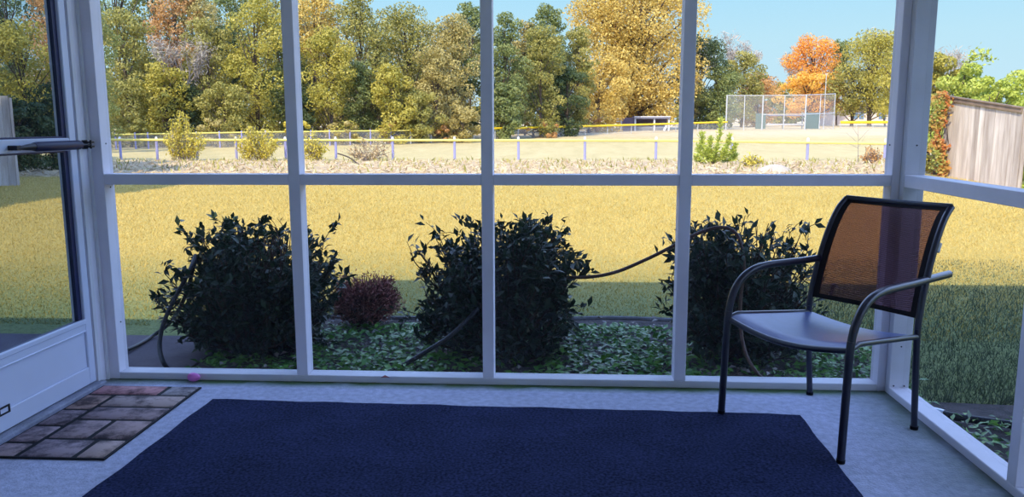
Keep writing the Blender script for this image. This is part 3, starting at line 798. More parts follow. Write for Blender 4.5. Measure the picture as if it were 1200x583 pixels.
# groundcover and litter in the bed
def groundcover():
    n = 17000
    x = RNG.uniform(-2.1, 1.85, n); y = 3.84+RNG.random(n)**1.1*1.55
    ex = np.abs(((x-.55) % 1.45)/1.45-.5)
    # thinner under the shrubs, thicker in the gaps
    cen = np.array([-1.86, -.345, 1.10]); dmin = np.min(np.abs(x[:, None]-cen[None]), 1)
    hmax = np.where(dmin > .34, .13, .06)*(1-.6*ss(y, 4.9, 5.4))
    clump = .5+.5*np.sin(x*9+3*np.sin(y*5))*np.sin(y*8+2*np.sin(x*4))
    kp = RNG.random(n) < (.25+.75*clump)*np.where(dmin > .30, 1, .55)
    x, y, hmax, clump, dmin = x[kp], y[kp], hmax[kp], clump[kp], dmin[kp]; n = len(x)
    P = np.stack([x, y, -.15+hmax*RNG.random(n)*(.3+.7*clump)], 1)
    a = RNG.random(n)*2*np.pi
    d = np.stack([np.cos(a), np.sin(a), RNG.normal(size=n)*.25+.1], 1)
    nr = np.array([0, 0, 1.])+RNG.normal(size=(n, 3))*.4
    o = raw_mesh('groundcover', leaves(P, d, nr, .030+.035*RNG.random(n), .50), 5, LM['cover'], None, np.clip(.2+.5*clump*RNG.random(n)+.3*RNG.random(n), 0, 1), LEAF_F)
    tag(o, 'low green groundcover leaves filling the bed between shrubs', 'groundcover', kind='stuff')
    n = 600
    x = RNG.uniform(-2.0, 1.8, n); y = RNG.uniform(3.85, 5.55, n)
    P = np.stack([x, y, -.145+.05*RNG.random(n)], 1); a = RNG.random(n)*2*np.pi
    d = np.stack([np.cos(a), np.sin(a), RNG.normal(size=n)*.2], 1)
    o = raw_mesh('leaf_litter', leaves(P, d, np.array([0, 0, 1.])+RNG.normal(size=(n, 3))*.5, .025+.03*RNG.random(n), .55, .5), 5, LM['litter'], None, RNG.random(n), LEAF_F)
    tag(o, 'pale fallen leaves scattered over the bed soil', 'leaf litter', kind='stuff')
    n = 900
    x = RNG.uniform(1.70, 2.45, n); y = RNG.uniform(2.5, 3.60, n)
    P = np.stack([x, y, -.15+.10*RNG.random(n)], 1); a = RNG.random(n)*2*np.pi
    d = np.stack([np.cos(a), np.sin(a), RNG.normal(size=n)*.25+.15], 1)
    o = raw_mesh('groundcover', leaves(P, d, np.array([0, 0, 1.])+RNG.normal(size=(n, 3))*.4, .03+.03*RNG.random(n), .5), 5, LM['cover'], None, RNG.random(n), LEAF_F)
    tag(o, 'green weeds outside the right screen wall beside dark hose', 'groundcover', kind='stuff')
groundcover()
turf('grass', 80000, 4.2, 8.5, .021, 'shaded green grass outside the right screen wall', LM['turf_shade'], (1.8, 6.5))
def near_grass():
    n = 16000
    x = RNG.uniform(1.75, 5.2, n); y = 3.98+3.0*RNG.random(n)**1.7
    P = np.stack([x, y, gz(x, y)-.004], 1); h = .025+.04*RNG.random(n); a = RNG.random(n)*6.28
    side = np.stack([np.cos(a), np.sin(a), np.zeros(n)], 1)*.0035
    tip = P+(np.array([0, 0, 1.])+RNG.normal(size=(n, 3))*.4)*h[:, None]
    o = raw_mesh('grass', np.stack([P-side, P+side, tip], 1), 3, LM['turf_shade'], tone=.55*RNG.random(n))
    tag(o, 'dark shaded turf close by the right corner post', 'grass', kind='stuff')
near_grass()

# hoses
def hose(name, pts, r, m, label, extra=None):
    o = MB().tube(smooth_path(pts, 8), r, 10).build(name, m, None, True)
    tag(o, label, 'hose'); return o
hose('garden_hose', [on_z(104, 424, -.122), on_z(150, 410, -.122), on_z(182, 392, -.118), at(203, 374, 4.9), at(218, 345, 4.75), at(226, 316, 4.62), at(229, 300, 4.68), at(222, 318, 4.50),
                     at(206, 348, 4.42), at(192, 378, 4.36), at(187, 404, 4.28), at(191, 424, 4.18), on_z(202, 437, -.125), on_z(222, 446, -.125)], .0125, M['hose_black'],
     'black garden hose hanging on the left side of the shrub nearest the door')
hose('garden_hose', [at(628, 325, 4.62), at(656, 325, 4.56), at(690, 325, 4.50), at(722, 319, 4.48), at(758, 304, 4.46), at(790, 288, 4.45), at(815, 275, 4.44), at(840, 267, 4.42), at(858, 270, 4.40),
                     at(868, 285, 4.38), at(872, 315, 4.36), at(868, 350, 4.34), at(868, 385, 4.30), at(874, 415, 4.24), at(886, 436, 4.16), on_z(900, 450, -.13)], .0100, M['hose_brown'],
     'brown garden hose slung between two shrubs and arched over the one behind the chair')
hose('garden_hose', [on_z(448, 440, -.12), at(468, 431, 4.14), at(500, 412, 4.22), at(525, 396, 4.28), at(545, 378, 4.36), at(560, 362, 4.44)], .0130, M['hose_black'],
     'dark hose slanting up in front of the middle shrub')
dp = empty('drain_hose', on_z(1145, 492, -.16), 'thick black hose lying on the ground outside the right wall', 'hose')
MB().tube(smooth_path([on_z(1098, 484, -.12), on_z(1120, 489, -.12), on_z(1155, 494, -.12), on_z(1200, 500, -.12), on_z(1260, 506, -.12)], 6), .0190, 12).build('hose_body', M['hose_black'], dp, True)
a, b = on_z(1094, 483, -.12), on_z(1106, 486, -.12)
MB().tube([a, b], .023, 12).build('coupling', M['chrome'], dp, True)

# ------------------------------------------------------------------ trees
def blob_foliage(blobs, n, size, droop=.2, inner=.72, aspect=.6):
    """leaf sprays over a cluster of leaf clumps: blobs rows = cx,cy,cz,r,rz,tone"""
    B = np.array(blobs); w = B[:, 3]**2; i = RNG.choice(len(B), n, p=w/w.sum())
    d = unit(RNG.normal(size=(n, 3))); rad = inner+(1.06-inner)*RNG.random(n)**.6
    P = B[i, :3]+d*rad[:, None]*np.stack([B[i, 3], B[i, 3], B[i, 4]], 1)
    nr = unit(d+RNG.normal(size=(n, 3))*.55)
    s = size*(.6+.8*RNG.random(n))
    tone = np.clip(B[i, 5]+RNG.normal(size=n)*.18, 0, 1)
    return cards(P, nr, s, aspect, droop), tone

def tree(name, label, px, top, wpx, depth, pal, cat='tree', cb=.12, n=5200, shape='round', leaf=None, group=None, bark='bark', seed=None, base_z=None, dx=0, nb=None, sparse=False, topw=.55, lean=0):
    """px: middle, top: crown top and wpx: crown width as the photograph shows them at this depth"""
    global RNG
    keep = RNG; sd = seed if seed is not None else int(px*7+depth*13+top); RNG = np.random.default_rng(sd & 0xffff); rnd = random.Random(sd)
    p = at(px, top, depth); x, y = p.x+dx, depth
    z0 = float(gz(x, y)) if base_z is None else base_z
    H = p.z-z0; W = wpx/F_PX*depth
    root = empty(name, (x, y, z0), label, cat, group)
    blobs = []
    nb = nb or int(np.clip(34+H*2.2, 30, 80))
    for k in range(nb):
        zf = cb+(1-cb)*((k+.5)/nb)**.85
        u = (zf-cb)/(1-cb)
        if shape == 'round': rr = (.72+.28*math.sin(math.pi*u/1.1) if cb < .2 else .55+.45*math.sin(math.pi*min(1, u/1.1))) if u < .55 else math.sqrt(max(0, 1-((u-.55)/.50)**2))
        elif shape == 'cone': rr = (1-u)**.8+.06
        elif shape == 'column': rr = .75+.25*math.sin(math.pi*u) if u < .85 else .7*(1-(u-.85)/.15*.6)
        else: rr = 1-.45*u
        rr = max(rr, .22)
        br = min(W, H*.75)*(.12+.09*rnd.random())*(1 if u < .8 else topw+.3)
        th = rnd.random()*2*math.pi; q = rnd.random()**.5
        R_ = max(W*.58*rr-br*.6, W*.05)
        blobs.append((x+math.cos(th)*R_*q+lean*zf, y+math.sin(th)*R_*q*.8, z0+H*zf-br*.55*(u > .85), br, br*.72, .30+.40*rnd.random()))
    s = (leaf or max(.10, depth*.0038))*.74; n = int(n*1.7)
    V, tone = blob_foliage(blobs, n, s)
    V[:, :, 2] = np.maximum(V[:, :, 2], z0-.05)
    tr = MB(); tw = max(.06, W*.035)
    top_t = Vector((x+lean*.8, y, z0+H*(.82 if not sparse else .95)))
    P = smooth_path([(x, y, z0-.1), (x+rnd.uniform(-.1, .1)*W*.3, y, z0+H*.35), top_t], 5)
    tr.tube(P, [tw*(1-.8*j/(len(P)-1)) for j in range(len(P))], 7)
    for b in blobs[::2 if not sparse else 1]:
        a = P[min(len(P)-1, int(len(P)*min(.9, max(.1, (b[2]-z0)/H-.15))))]
        e = Vector(b[:3]); tr.tube([a, a.lerp(e, .55)+Vector((0, 0, -.04*H*.3)), e], [tw*.30, tw*.2, tw*.07], 5, False)
    tr.build('trunk', M[bark], root)
    raw_mesh('crown', V, 4, LM[pal], root, tone)
    RNG = keep; return root

def bare_tree(label, px, top, wpx, depth, n_lv=6, seed=1, pal='haze', n=1500, group=None, r0=.17, leaf=None):
    rnd = random.Random(seed); p = at(px, top, depth); x, y = p.x, depth; z0 = float(gz(x, y)); H = p.z-z0; W = wpx/F_PX*depth
    root = empty('bare_tree', (x, y, z0), label, 'tree', group); t = MB(); tips = []
    def grow(a, d, l, r, lv):
        e = a+d*l; m = a.lerp(e, .5)+Vector((rnd.gauss(0, 1), rnd.gauss(0, 1), rnd.gauss(0, .4)))*l*.06
        t.tube([a, m, e], [r, r*.85, r*.68], 6 if lv > 3 else 4, False)
        if lv <= 3: tips.append((a, e))
        if lv == 0: return
        for k in range(3 if lv > 2 else 2):
            nd = (d+Vector((rnd.gauss(0, .42)*W/H*1.5, rnd.gauss(0, .42)*W/H*1.5, rnd.uniform(-.05, .28)))).normalized()
            grow(e, nd, l*rnd.uniform(.62, .84), r*.62, lv-1)
    grow(Vector((x, y, z0-.1)), Vector((0, 0, 1)), H*.26, r0, n_lv-1)
    t.build('branches', M['bark_grey'], root)
    # scale check is left to the eye; fine twig ends
    T = np.array([[*a, *b] for a, b in tips]); i = RNG.integers(0, len(T), n)
    P = T[i, :3]+(T[i, 3:]-T[i, :3])*RNG.random(n)[:, None]*1.1+RNG.normal(size=(n, 3))*.3
    raw_mesh('twig_ends', cards(P, unit(RNG.normal(size=(n, 3))), (leaf or depth*.004)*(.6+.9*RNG.random(n)), .12, -.5), 4, LM[pal], root, RNG.random(n))
    return root
#--TREES--
G_BACK = 'trees at the back of the wood'
# name, label, px, top, width, depth, palette, kwargs
TREES = [
 # through the glass of the door
 ('broadleaf_tree', 'bright yellow-green tree filling the upper glass of the storm door', 22, 22, 96, 33, 'yellowgreen', dict(cb=.25, n=7000, leaf=.15)),
 ('broadleaf_tree', 'dark shaded tree low behind the door closer', 62, 92, 84, 27, 'dark', dict(cb=.0, n=6500, leaf=.13)),  # dark palette stands in for the shade on this tree
 ('broadleaf_tree', 'dark low thicket tree beside the shaded plank fence behind the door', 14, 112, 78, 25.5, 'dark', dict(cb=.0, n=5000, leaf=.13)),  # shade carried by the dark palette here too
 ('broadleaf_tree', 'rusty tan tree at top right of the door glass', 58, -20, 70, 44, 'rust', dict(cb=.3, n=4500)),
 ('broadleaf_tree', 'dark green tree at top left corner of the door glass', 2, -45, 80, 48, 'dark', dict(cb=.2, n=4500)),
 ('broadleaf_tree', 'green tree showing between the door stile and the left post', 100, -25, 60, 50, 'green', dict(cb=.05, n=5000)),
 # second bay: front row
 ('broadleaf_tree', 'low olive tree beside the left post above the fence rail', 148, 92, 66, 56, 'olive', dict(cb=.0, n=5200)),
 ('broadleaf_tree', 'dull grey-olive tree rising beside the left post', 140, 8, 72, 60, 'olive', dict(cb=.1, n=5600, leaf=.26)),
 ('broadleaf_tree', 'tall rusty orange crown high in the first bay', 200, -32, 58, 64, 'rust', dict(cb=.35, n=4600)),
 ('broadleaf_tree', 'pale tan crown high beside the rusty orange one', 232, -6, 50, 65, 'tan', dict(cb=.4, n=3800)),
 ('broadleaf_tree', 'mid-height yellow-green tree left of centre in first bay', 190, 72, 60, 57, 'yellowgreen', dict(cb=.0, n=5000)),
 ('broadleaf_tree', 'tall green tree in the middle of the first bay', 240, 20, 62, 60, 'olive', dict(cb=.05, n=6000)),
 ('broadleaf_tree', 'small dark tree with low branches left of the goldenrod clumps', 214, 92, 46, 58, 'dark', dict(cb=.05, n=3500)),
 ('broadleaf_tree', 'low layered yellow-green tree above the first bay fence', 262, 96, 56, 57, 'olive', dict(cb=.05, n=4200)),
 ('broadleaf_tree', 'tall bright yellow-green tree left of the first mullion', 296, -8, 84, 60, 'yellowgreen', dict(cb=.06, n=8200)),
 ('broadleaf_tree', 'dark green pine top high in the first bay', 268, -25, 46, 72, 'green', dict(cb=.4, n=3200)),
 ('broadleaf_tree', 'green tree partly behind the first mullion', 330, 40, 50, 62, 'green', dict(cb=.0, n=4600)),
 # third panel
 ('broadleaf_tree', 'golden crown just right of the first mullion', 366, -14, 54, 66, 'gold', dict(cb=.5, n=3600)),
 ('broadleaf_tree', 'full yellow-green tree right of the first mullion', 384, 30, 72, 61, 'yellowgreen', dict(cb=.02, n=7200, shape='column')),
 ('broadleaf_tree', 'small dark green bush tree in the gap right of the first mullion', 352, 108, 34, 60, 'dark', dict(cb=.0, n=2600)),
 ('broadleaf_tree', 'tall pale olive tree crossing the skyline of the second bay', 420, -12, 78, 66, 'olive', dict(cb=.1, n=6500)),
 ('broadleaf_tree', 'low pale olive tree in the middle of the second bay', 458, 74, 56, 62, 'yellowgreen', dict(cb=.0, n=5600)),
 ('broadleaf_tree', 'green tree in shade between two olive trees', 424, 70, 44, 63, 'green', dict(cb=.0, n=4200)),
 ('broadleaf_tree', 'broad olive-tan tree under the blue sky edge', 474, 4, 82, 68, 'olive', dict(cb=.08, n=7000)),
 ('broadleaf_tree', 'tan drooping tree left of the middle mullion', 510, 54, 62, 65, 'tan', dict(cb=.08, n=5400)),
 ('broadleaf_tree', 'small tan rounded bush tree at the wood edge left of middle mullion', 542, 124, 40, 64, 'tan', dict(cb=.0, n=2800)),
 ('broadleaf_tree', 'tall tan and green tree left of the middle mullion', 530, 14, 62, 69, 'tan', dict(cb=.12, n=5600)),
 ('broadleaf_tree', 'green tree top peeking above the tan tree left of mullion', 550, 2, 44, 78, 'green', dict(cb=.45, n=3200)),
 ('broadleaf_tree', 'low layered olive tree above the far fence left of middle mullion', 492, 104, 52, 63, 'olive', dict(cb=.02, n=4200)),
 # fourth panel
 ('broadleaf_tree', 'dark green tree just right of the middle mullion', 592, 14, 56, 72, 'green', dict(cb=.0, n=6000)),
 ('broadleaf_tree', 'bluish green low tree at the far fence right of middle mullion', 590, 96, 40, 70, 'green', dict(cb=.0, n=3600)),
 ('broadleaf_tree', 'tall dark green tree with ragged top near the centre of skyline', 640, 4, 48, 79, 'green', dict(cb=.25, n=4600)),
 ('broadleaf_tree', 'yellowish olive tree in front of the tall dark green one', 634, 30, 56, 75, 'olive', dict(cb=.02, n=6200)),
 ('broadleaf_tree', 'reddish tan crown between two green tops in third bay', 615, 24, 34, 80, 'tan', dict(cb=.4, n=2600)),
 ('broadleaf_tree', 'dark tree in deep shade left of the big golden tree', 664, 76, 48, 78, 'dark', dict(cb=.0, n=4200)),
 ('broadleaf_tree', 'pale olive tree tucked against the big golden tree', 678, 30, 42, 82, 'olive', dict(cb=.08, n=4200)),
 ('broadleaf_tree', 'huge golden tan tree standing behind the dugout', 744, -38, 150, 104, 'gold', dict(cb=.02, n=34000, nb=150, leaf=.40)),
 ('broadleaf_tree', 'lower golden tree in front left of the huge golden one', 702, 64, 70, 92, 'gold', dict(cb=.0, n=6400, leaf=.33)),
 ('broadleaf_tree', 'golden yellow bush tree directly above the dugout roof', 762, 96, 62, 103, 'gold', dict(cb=.0, n=4600, leaf=.34)),
 # fifth panel
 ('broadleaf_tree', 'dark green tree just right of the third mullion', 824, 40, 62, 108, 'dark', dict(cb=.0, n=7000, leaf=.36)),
 ('broadleaf_tree', 'brownish green tree left of the backstop', 842, 78, 52, 106, 'green', dict(cb=.0, n=4600, leaf=.36)),
 ('broadleaf_tree', 'golden sprig of a tree hugging the third mullion', 812, 66, 26, 107, 'tan', dict(cb=.05, n=2000, leaf=.36)),
 ('broadleaf_tree', 'olive tree standing behind the left end of backstop', 872, 60, 46, 122, 'olive', dict(cb=.1, n=4600, leaf=.40)),
 ('broadleaf_tree', 'rusty brown tree behind the backstop', 890, 84, 46, 128, 'rust', dict(cb=.0, n=3800, leaf=.42)),
 ('broadleaf_tree', 'low green tree in the dip of the skyline', 916, 96, 40, 150, 'olive', dict(cb=.0, n=3200, leaf=.5)),
 ('broadleaf_tree', 'bright orange autumn tree behind the right half of backstop', 956, 40, 62, 140, 'orange', dict(cb=.1, n=7000, leaf=.40, topw=.5)),
 ('broadleaf_tree', 'broad low orange branches of a second autumn tree', 950, 84, 84, 134, 'amber', dict(cb=.2, n=6400, leaf=.40)),
 ('pine_tree', 'thin tall pine between the orange and the yellow-green tree', 986, 46, 28, 144, 'green', dict(cb=.55, n=2000, leaf=.42)),
 ('broadleaf_tree', 'large yellow-green tree left of the corner post', 1026, 34, 74, 128, 'yellowgreen', dict(cb=.16, n=8400, leaf=.40)),
 ('broadleaf_tree', 'green lower tree in front of the pale distant wall', 1002, 78, 60, 130, 'olive', dict(cb=.22, n=4800, leaf=.40)),
 ('broadleaf_tree', 'light green tree behind the corner post', 1062, 50, 60, 120, 'yellowgreen', dict(cb=.1, n=5000, leaf=.38)),
]
for nm, lb, px, top, w, dep, pal, kw in TREES:
    tree(nm, lb, px, top, w, dep, pal, **kw)
# deeper rows that close the wood
for i, (px, top, w, dep, pal) in enumerate([(-30, -60, 110, 62, 'green'), (70, -60, 90, 66, 'olive'), (130, -55, 90, 74, 'green'), (175, -45, 80, 76, 'olive'), (225, -40, 84, 78, 'green'),
        (270, 30, 80, 70, 'dark'), (310, -30, 84, 80, 'olive'), (350, -20, 70, 82, 'olive'), (395, 4, 80, 80, 'tan'), (440, 14, 80, 84, 'olive'), (490, 22, 80, 84, 'tan'), (540, 26, 70, 86, 'olive'),
        (185, 60, 90, 66, 'dark'), (340, 70, 90, 70, 'dark'), (440, 84, 90, 71, 'dark'), (520, 84, 90, 74, 'dark'), (600, 44, 80, 86, 'dark'), (650, 48, 70, 88, 'dark')]):
    tree('broadleaf_tree', 'tree at the back of the wood seen only through gaps between nearer crowns', px, top, w, dep, pal, cb=.02, n=3400, group=G_BACK, leaf=.36)
for i, px in enumerate(range(-40, 720, 38)):
    dep = float(np.interp(px, [0, 480, 720], [74, 84, 112])); tree('broadleaf_tree', 'low tree closing the foot of the wood behind the front row', px, [92, 80, 98, 86][i % 4], 62, dep, ['dark', 'green', 'dark', 'olive'][i % 4], cb=.0, n=1900, nb=22, leaf=.5, group='low trees closing the foot of the wood')
for i, (px, top) in enumerate(((806, 100), (846, 112), (884, 116), (918, 112), (952, 116), (1050, 112), (1084, 104))):
    tree('broadleaf_tree', 'distant low green tree on the horizon behind the ball field', px, top, 46, 170, ['olive', 'green'][i % 2], cb=.0, n=1500, nb=18, leaf=.8, group='distant low trees behind the ball field')
# understory along the edge of the wood
for i, (px, top, w, dep, pal, lb) in enumerate([
    (160, 138, 40, 55, 'olive', 'low olive thicket at the foot of trees beside the left post'),
    (252, 138, 40, 56, 'tan', 'low tan thicket at the foot of trees between goldenrod clumps'),
    (345, 140, 40, 58, 'weed', 'low yellowish thicket behind the far fence at first mullion'),
    (405, 142, 44, 60, 'tan', 'low tan thicket at the foot of trees right of first mullion'),
    (455, 143, 34, 62, 'rust', 'low reddish thicket behind the far fence in second bay'),
    (520, 143, 50, 65, 'rust', 'low rusty thicket along the far fence left of middle mullion'),
    (625, 142, 60, 74, 'rust', 'low dark rusty thicket along the far fence in third bay'),
    (690, 138, 40, 88, 'rust', 'low rusty thicket left of the dugout')]):
    tree('thicket_shrub', lb, px, top, w, dep, pal, 'shrub', cb=.0, n=1500, nb=14)

bare_tree('tall bare grey tree above the brownish green trees left of backstop', 862, 18, 70, 125, seed=5, n=1700, leaf=.8)
bare_tree('pale bare branches high among the rusty crowns in first bay', 206, 18, 60, 58, seed=9, n=900, leaf=.4)
bare_tree('thin bare treetop above the large yellow-green tree', 1046, 22, 40, 132, seed=12, n=700, leaf=.8)
bare_tree('hazy bare grey tree left of the bright orange tree', 938, 44, 34, 150, seed=15, n=700, leaf=.9)
bare_tree('bare brown treetop right of the corner post', 1108, 40, 40, 60, seed=18, n=1600, leaf=.4)

# ------------------------------------------------------------------ weeds and pine along the near fence
def weed(label, px, top, wpx, depth, pal='weed', n=1500, name='goldenrod_clump'):
    global RNG
    p = at(px, top, depth); x, y = p.x, depth; z0 = float(gz(x, y)); H = p.z-z0; W = wpx/F_PX*depth; rnd = random.Random(int(px))
    root = empty(name, (x, y, z0), label, 'weed'); s = MB(); T = []
    for i in range(46):
        a = Vector((x+rnd.gauss(0, .13)*W, y+rnd.gauss(0, .13)*W, z0-.03)); t = rnd.uniform(-1, 1); hh = H*(1-.55*abs(t)**1.2)*rnd.uniform(.55, 1)
        e = Vector((x+t*W*.46, y+rnd.gauss(0, .16)*W, z0+hh)); s.tube([a, a.lerp(e, .5)+Vector((0, 0, .08*hh)), e], [.012, .009, .005], 4, False); T.append((a, e))
    s.build('stems', M['bark_grey'], root)
    T = np.array([[*a, *b] for a, b in T]); i = RNG.integers(0, len(T), n); f = (.15+.88*RNG.random(n))[:, None]
    P = T[i, :3]+(T[i, 3:]-T[i, :3])*f+RNG.normal(size=(n, 3))*.06; P[:, 2] = np.maximum(P[:, 2], z0)
    raw_mesh('foliage', cards(P, unit(RNG.normal(size=(n, 3))+np.array([0, -.4, .3])), .10+.10*RNG.random(n), .35, -.9), 4, LM[pal], root, RNG.random(n))
weed('tall yellow goldenrod clump leaning above the fence rail in first bay', 214, 129, 50, 36.0, n=2200)
weed('wide yellow goldenrod clump against the fence left of first mullion', 300, 139, 62, 36.0, n=2400)
weed('yellow weed clump on the right edge of the first mullion', 366, 152, 36, 36.0, n=1100)
weed('thin pale weeds by the fence in the second bay', 432, 158, 60, 36.0, 'straw', n=800, name='dry_weed_clump')
weed('small pale green tuft of weeds left of the sandy mound', 882, 181, 26, 30.0, n=350, name='weed_tuft')
weed('reddish dry weeds by the fence close to the corner post', 1022, 170, 26, 33.0, 'rust', n=350, name='dry_weed_clump')

def pine_sapling():
    d = 32.5; b = at(836, 189, d); z0 = float(gz(b.x, d)); root = empty('pine_sapling', (b.x, d, z0), 'young lime-green pine beside the third mullion', 'tree')
    t = MB(); rnd = random.Random(3); Ps = []; dirs = []
    tips = [(845, 141), (822, 157), (832, 163), (855, 160), (862, 170), (818, 172), (840, 172), (850, 176), (828, 178), (862, 182), (816, 184), (838, 184)]
    for px, py in tips:
        e = at(px, py, d+rnd.uniform(-.3, .3)); a = Vector((b.x+rnd.gauss(0, .06), d, z0)) if (px, py) != tips[0] else Vector((b.x, d, z0))
        m = a.lerp(e, .55)+Vector((-(a.x-e.x)*.25, 0, -.05)); P = smooth_path([a, m, e], 6); t.tube(P, [.02-.014*j/(len(P)-1) for j in range(len(P))], 5, False)
        for j in range(int(len(P)*.25), len(P)):
            k = 26
            for _ in range(k):
                q = P[j]+Vector((rnd.gauss(0, .03), rnd.gauss(0, .03), rnd.gauss(0, .03))); Ps.append(q); dirs.append((rnd.gauss(0, 1), rnd.gauss(0, 1), rnd.gauss(.9, .6)))
    t.build('stems', M['bark'], root)
    Ps = np.array(Ps); dv = unit(np.array(dirs)); n = len(Ps); s = .14+.10*RNG.random(n)
    raw_mesh('needles', cards(Ps+dv*s[:, None]*.4, unit(np.cross(dv, RNG.normal(size=(n, 3)))), s, .22, 0, dv), 4, LM['lime'], root, RNG.random(n))
pine_sapling()
sp = at(1006, 187, 33); z0 = float(gz(sp.x, 33))
root = empty('bare_sapling', (sp.x, 33, z0), 'thin leafless sapling standing before the near fence rail', 'tree')
t = MB(); tp = at(1006, 150, 33)
t.tube([(sp.x, 33, z0), tp], [.014, .006], 5)
for px, py, hy in ((992, 156, 168), (1018, 152, 165), (998, 148, 160), (1014, 160, 172), (990, 166, 174)):
    t.tube([at(1006, hy, 33), at(px, py, 33)], [.007, .004], 4)
t.build('stem', M['bark_grey'], root)

# straw, sand heap, fallen stick
def straw():
    n = 9000; x, y = in_view_xy(n, 22.4, 35.5, 1.0)
    P = np.stack([x, y, gz(x, y)+.02+.07*RNG.random(n)**2], 1); a = RNG.random(n)*6.28
    al = np.stack([np.cos(a), np.sin(a), RNG.normal(size=n)*.25], 1)
    V = cards(P, unit(np.array([0, -.3, 1.])+RNG.normal(size=(n, 3))*.4), .16+.35*RNG.random(n), .12, 0, al)
    o = raw_mesh('straw', V, 4, LM['straw'], tone=RNG.random(n)); tag(o, 'pale straw and cut brush strewn along the rough strip before fence', 'straw', kind='stuff')
    n = 1500; x, y = in_view_xy(n, 24, 36.5, .6)
    P = np.stack([x, y, gz(x, y)+.05], 1); a = RNG.random(n)*6.28
    al = np.stack([np.cos(a)*.4, np.sin(a)*.4, np.ones(n)], 1)
    o = raw_mesh('dry_tufts', cards(P, unit(np.array([0, -1., .3])+RNG.normal(size=(n, 3))*.5), .16+.22*RNG.random(n), .16, 0, al), 4, LM['olive'], tone=RNG.random(n))
    tag(o, 'dry yellowish weed blades poking out of the rough strip', 'weeds', kind='stuff')
straw()
c = at(908, 203, 25.5); z0 = float(gz(c.x, 25.5)); mb = MB(); vs = []; fs = []; nr, na = 7, 26
for j in range(nr+1):
    for i in range(na):
        t = j/nr; th = 2*math.pi*i/na; r = t*(1+.12*math.sin(3*th)+.08*math.sin(7*th+1))
        vs.append((c.x+math.cos(th)*r*.62, 25.5+math.sin(th)*r*.45, z0-.03+.30*(1-t*t)+.02*math.sin(5*th+j)*t))
for j in range(nr):
    for i in range(na): fs.append((j*na+i, j*na+(i+1) % na, (j+1)*na+(i+1) % na, (j+1)*na+i))
mb.add(vs, fs); tag(mb.build('sand_mound', M['rock'], None, True), 'low pale sandy mound on the rough strip left of corner post', 'mound')
a, b = at(396, 184, 35), at(421, 194, 30); a.z = float(gz(a.x, 35))+.35; b.z = float(gz(b.x, 30))+.05
tag(MB().tube(smooth_path([a, a.lerp(b, .5)+Vector((.05, 0, .06)), b], 4), [.03]*9, 6).build('fallen_branch', M['bark'], None, True), 'fallen dark branch leaning by the near fence in second bay', 'branch')

# ------------------------------------------------------------------ near fence
nfx = [140, 183, 230, 276, 334, 393, 460, 532.5, 607.5, 685.5, 769, 858, 947, 1038, 1128, 1222]
DF = 37.0
fe = empty('chain_link_fence', (0, DF, -.36), 'near field fence with blue posts and a pale yellow top rail', 'fence')
tops = []
for px in [40, 90]+nfx:
    p = at(px, 162+max(0, px-769)*.008, DF); g0 = float(gz(p.x, DF)); tops.append(Vector((p.x, DF, p.z)))
    q_ = MB().tube([(p.x, DF, g0-.1), (p.x, DF, p.z-.10)], .058, 10).build('post', M['post_blue'], fe, True)
    MB().tube([(p.x, DF, p.z-.10), (p.x, DF, p.z-.03), (p.x, DF, p.z+.05), (p.x, DF, p.z+.07)], [.062, .062, .05, .01], 10).build('post_cap', M['post_cap'], q_, True)
def railpt(px):
    y = float(np.interp(px, [0, 128, 460, 769, 858, 1038, 1230], [164, 164, 164.4, 164.8, 166, 168.5, 171])); return at(px, y, DF-.05)
MB().tube([railpt(px) for px in range(20, 1230, 40)], .052, 8).build('top_rail', M['rail_pale'], fe, True)
mb = MB()
for a, b in zip(tops[:-1], tops[1:]):
    ga, gb = float(gz(a.x, DF)), float(gz(b.x, DF)); mb.add([(a.x, DF, ga), (b.x, DF, gb), (b.x, DF, b.z-.12), (a.x, DF, a.z-.12)], [(0, 1, 2, 3)])
mb.build('wire_mesh', M['chainlink_thin'], fe)

# ------------------------------------------------------------------ far outfield fence
fo = empty('outfield_fence', (-10, 60, -.2), 'distant outfield fence with bright yellow top rail below the wood', 'fence')
ctl = [(60, 159.5, 49), (128, 158, 52), (300, 155, 56), (480, 153, 62), (600, 150.3, 71), (700, 147.6, 82), (800, 144.8, 92), (852, 143, 96)]
def opt(px): return at(px, float(np.interp(px, [c[0] for c in ctl], [c[1] for c in ctl])), float(np.interp(px, [c[0] for c in ctl], [c[2] for c in ctl])))
MB().tube([opt(px) for px in range(60, 481, 30)], .050, 8).build('pale_top_rail', M['rail_pale'], fo, True)
MB().tube([opt(px) for px in [480, 520, 560, 600, 640, 680, 720, 760, 800, 852]], .10, 8).build('yellow_top_rail', M['rail_yellow'], fo, True)
for px in [90, 135, 158, 173, 201, 230, 257, 283, 311, 340, 364, 386, 410, 434, 458, 481, 505, 530, 555, 580, 607, 635, 660, 686, 712, 740, 766, 792, 818, 845]:
    p = opt(px); g0 = float(gz(p.x, p.y))
    MB().tube([(p.x, p.y, g0-.1), (p.x, p.y, p.z+(.12 if px < 470 else 0))], .055 if px < 470 else .04, 8).build('post', M['post_blue' if px < 470 else 'steel_pole'], fo, True)
mb = MB(); pr = [opt(px) for px in range(60, 853, 36)]
for a, b in zip(pr[:-1], pr[1:]):
    mb.add([(a.x, a.y, float(gz(a.x, a.y))), (b.x, b.y, float(gz(b.x, b.y))), (b.x, b.y, b.z), (a.x, a.y, a.z)], [(0, 1, 2, 3)])
mb.build('wire_mesh', M['chainlink'], fo)
f2 = empty('sideline_fence', at(1010, 146, 112), 'short yellow-capped fence before the pale distant building', 'fence')
p0, p1 = at(985, 143.5, 112), at(1062, 143.2, 112)
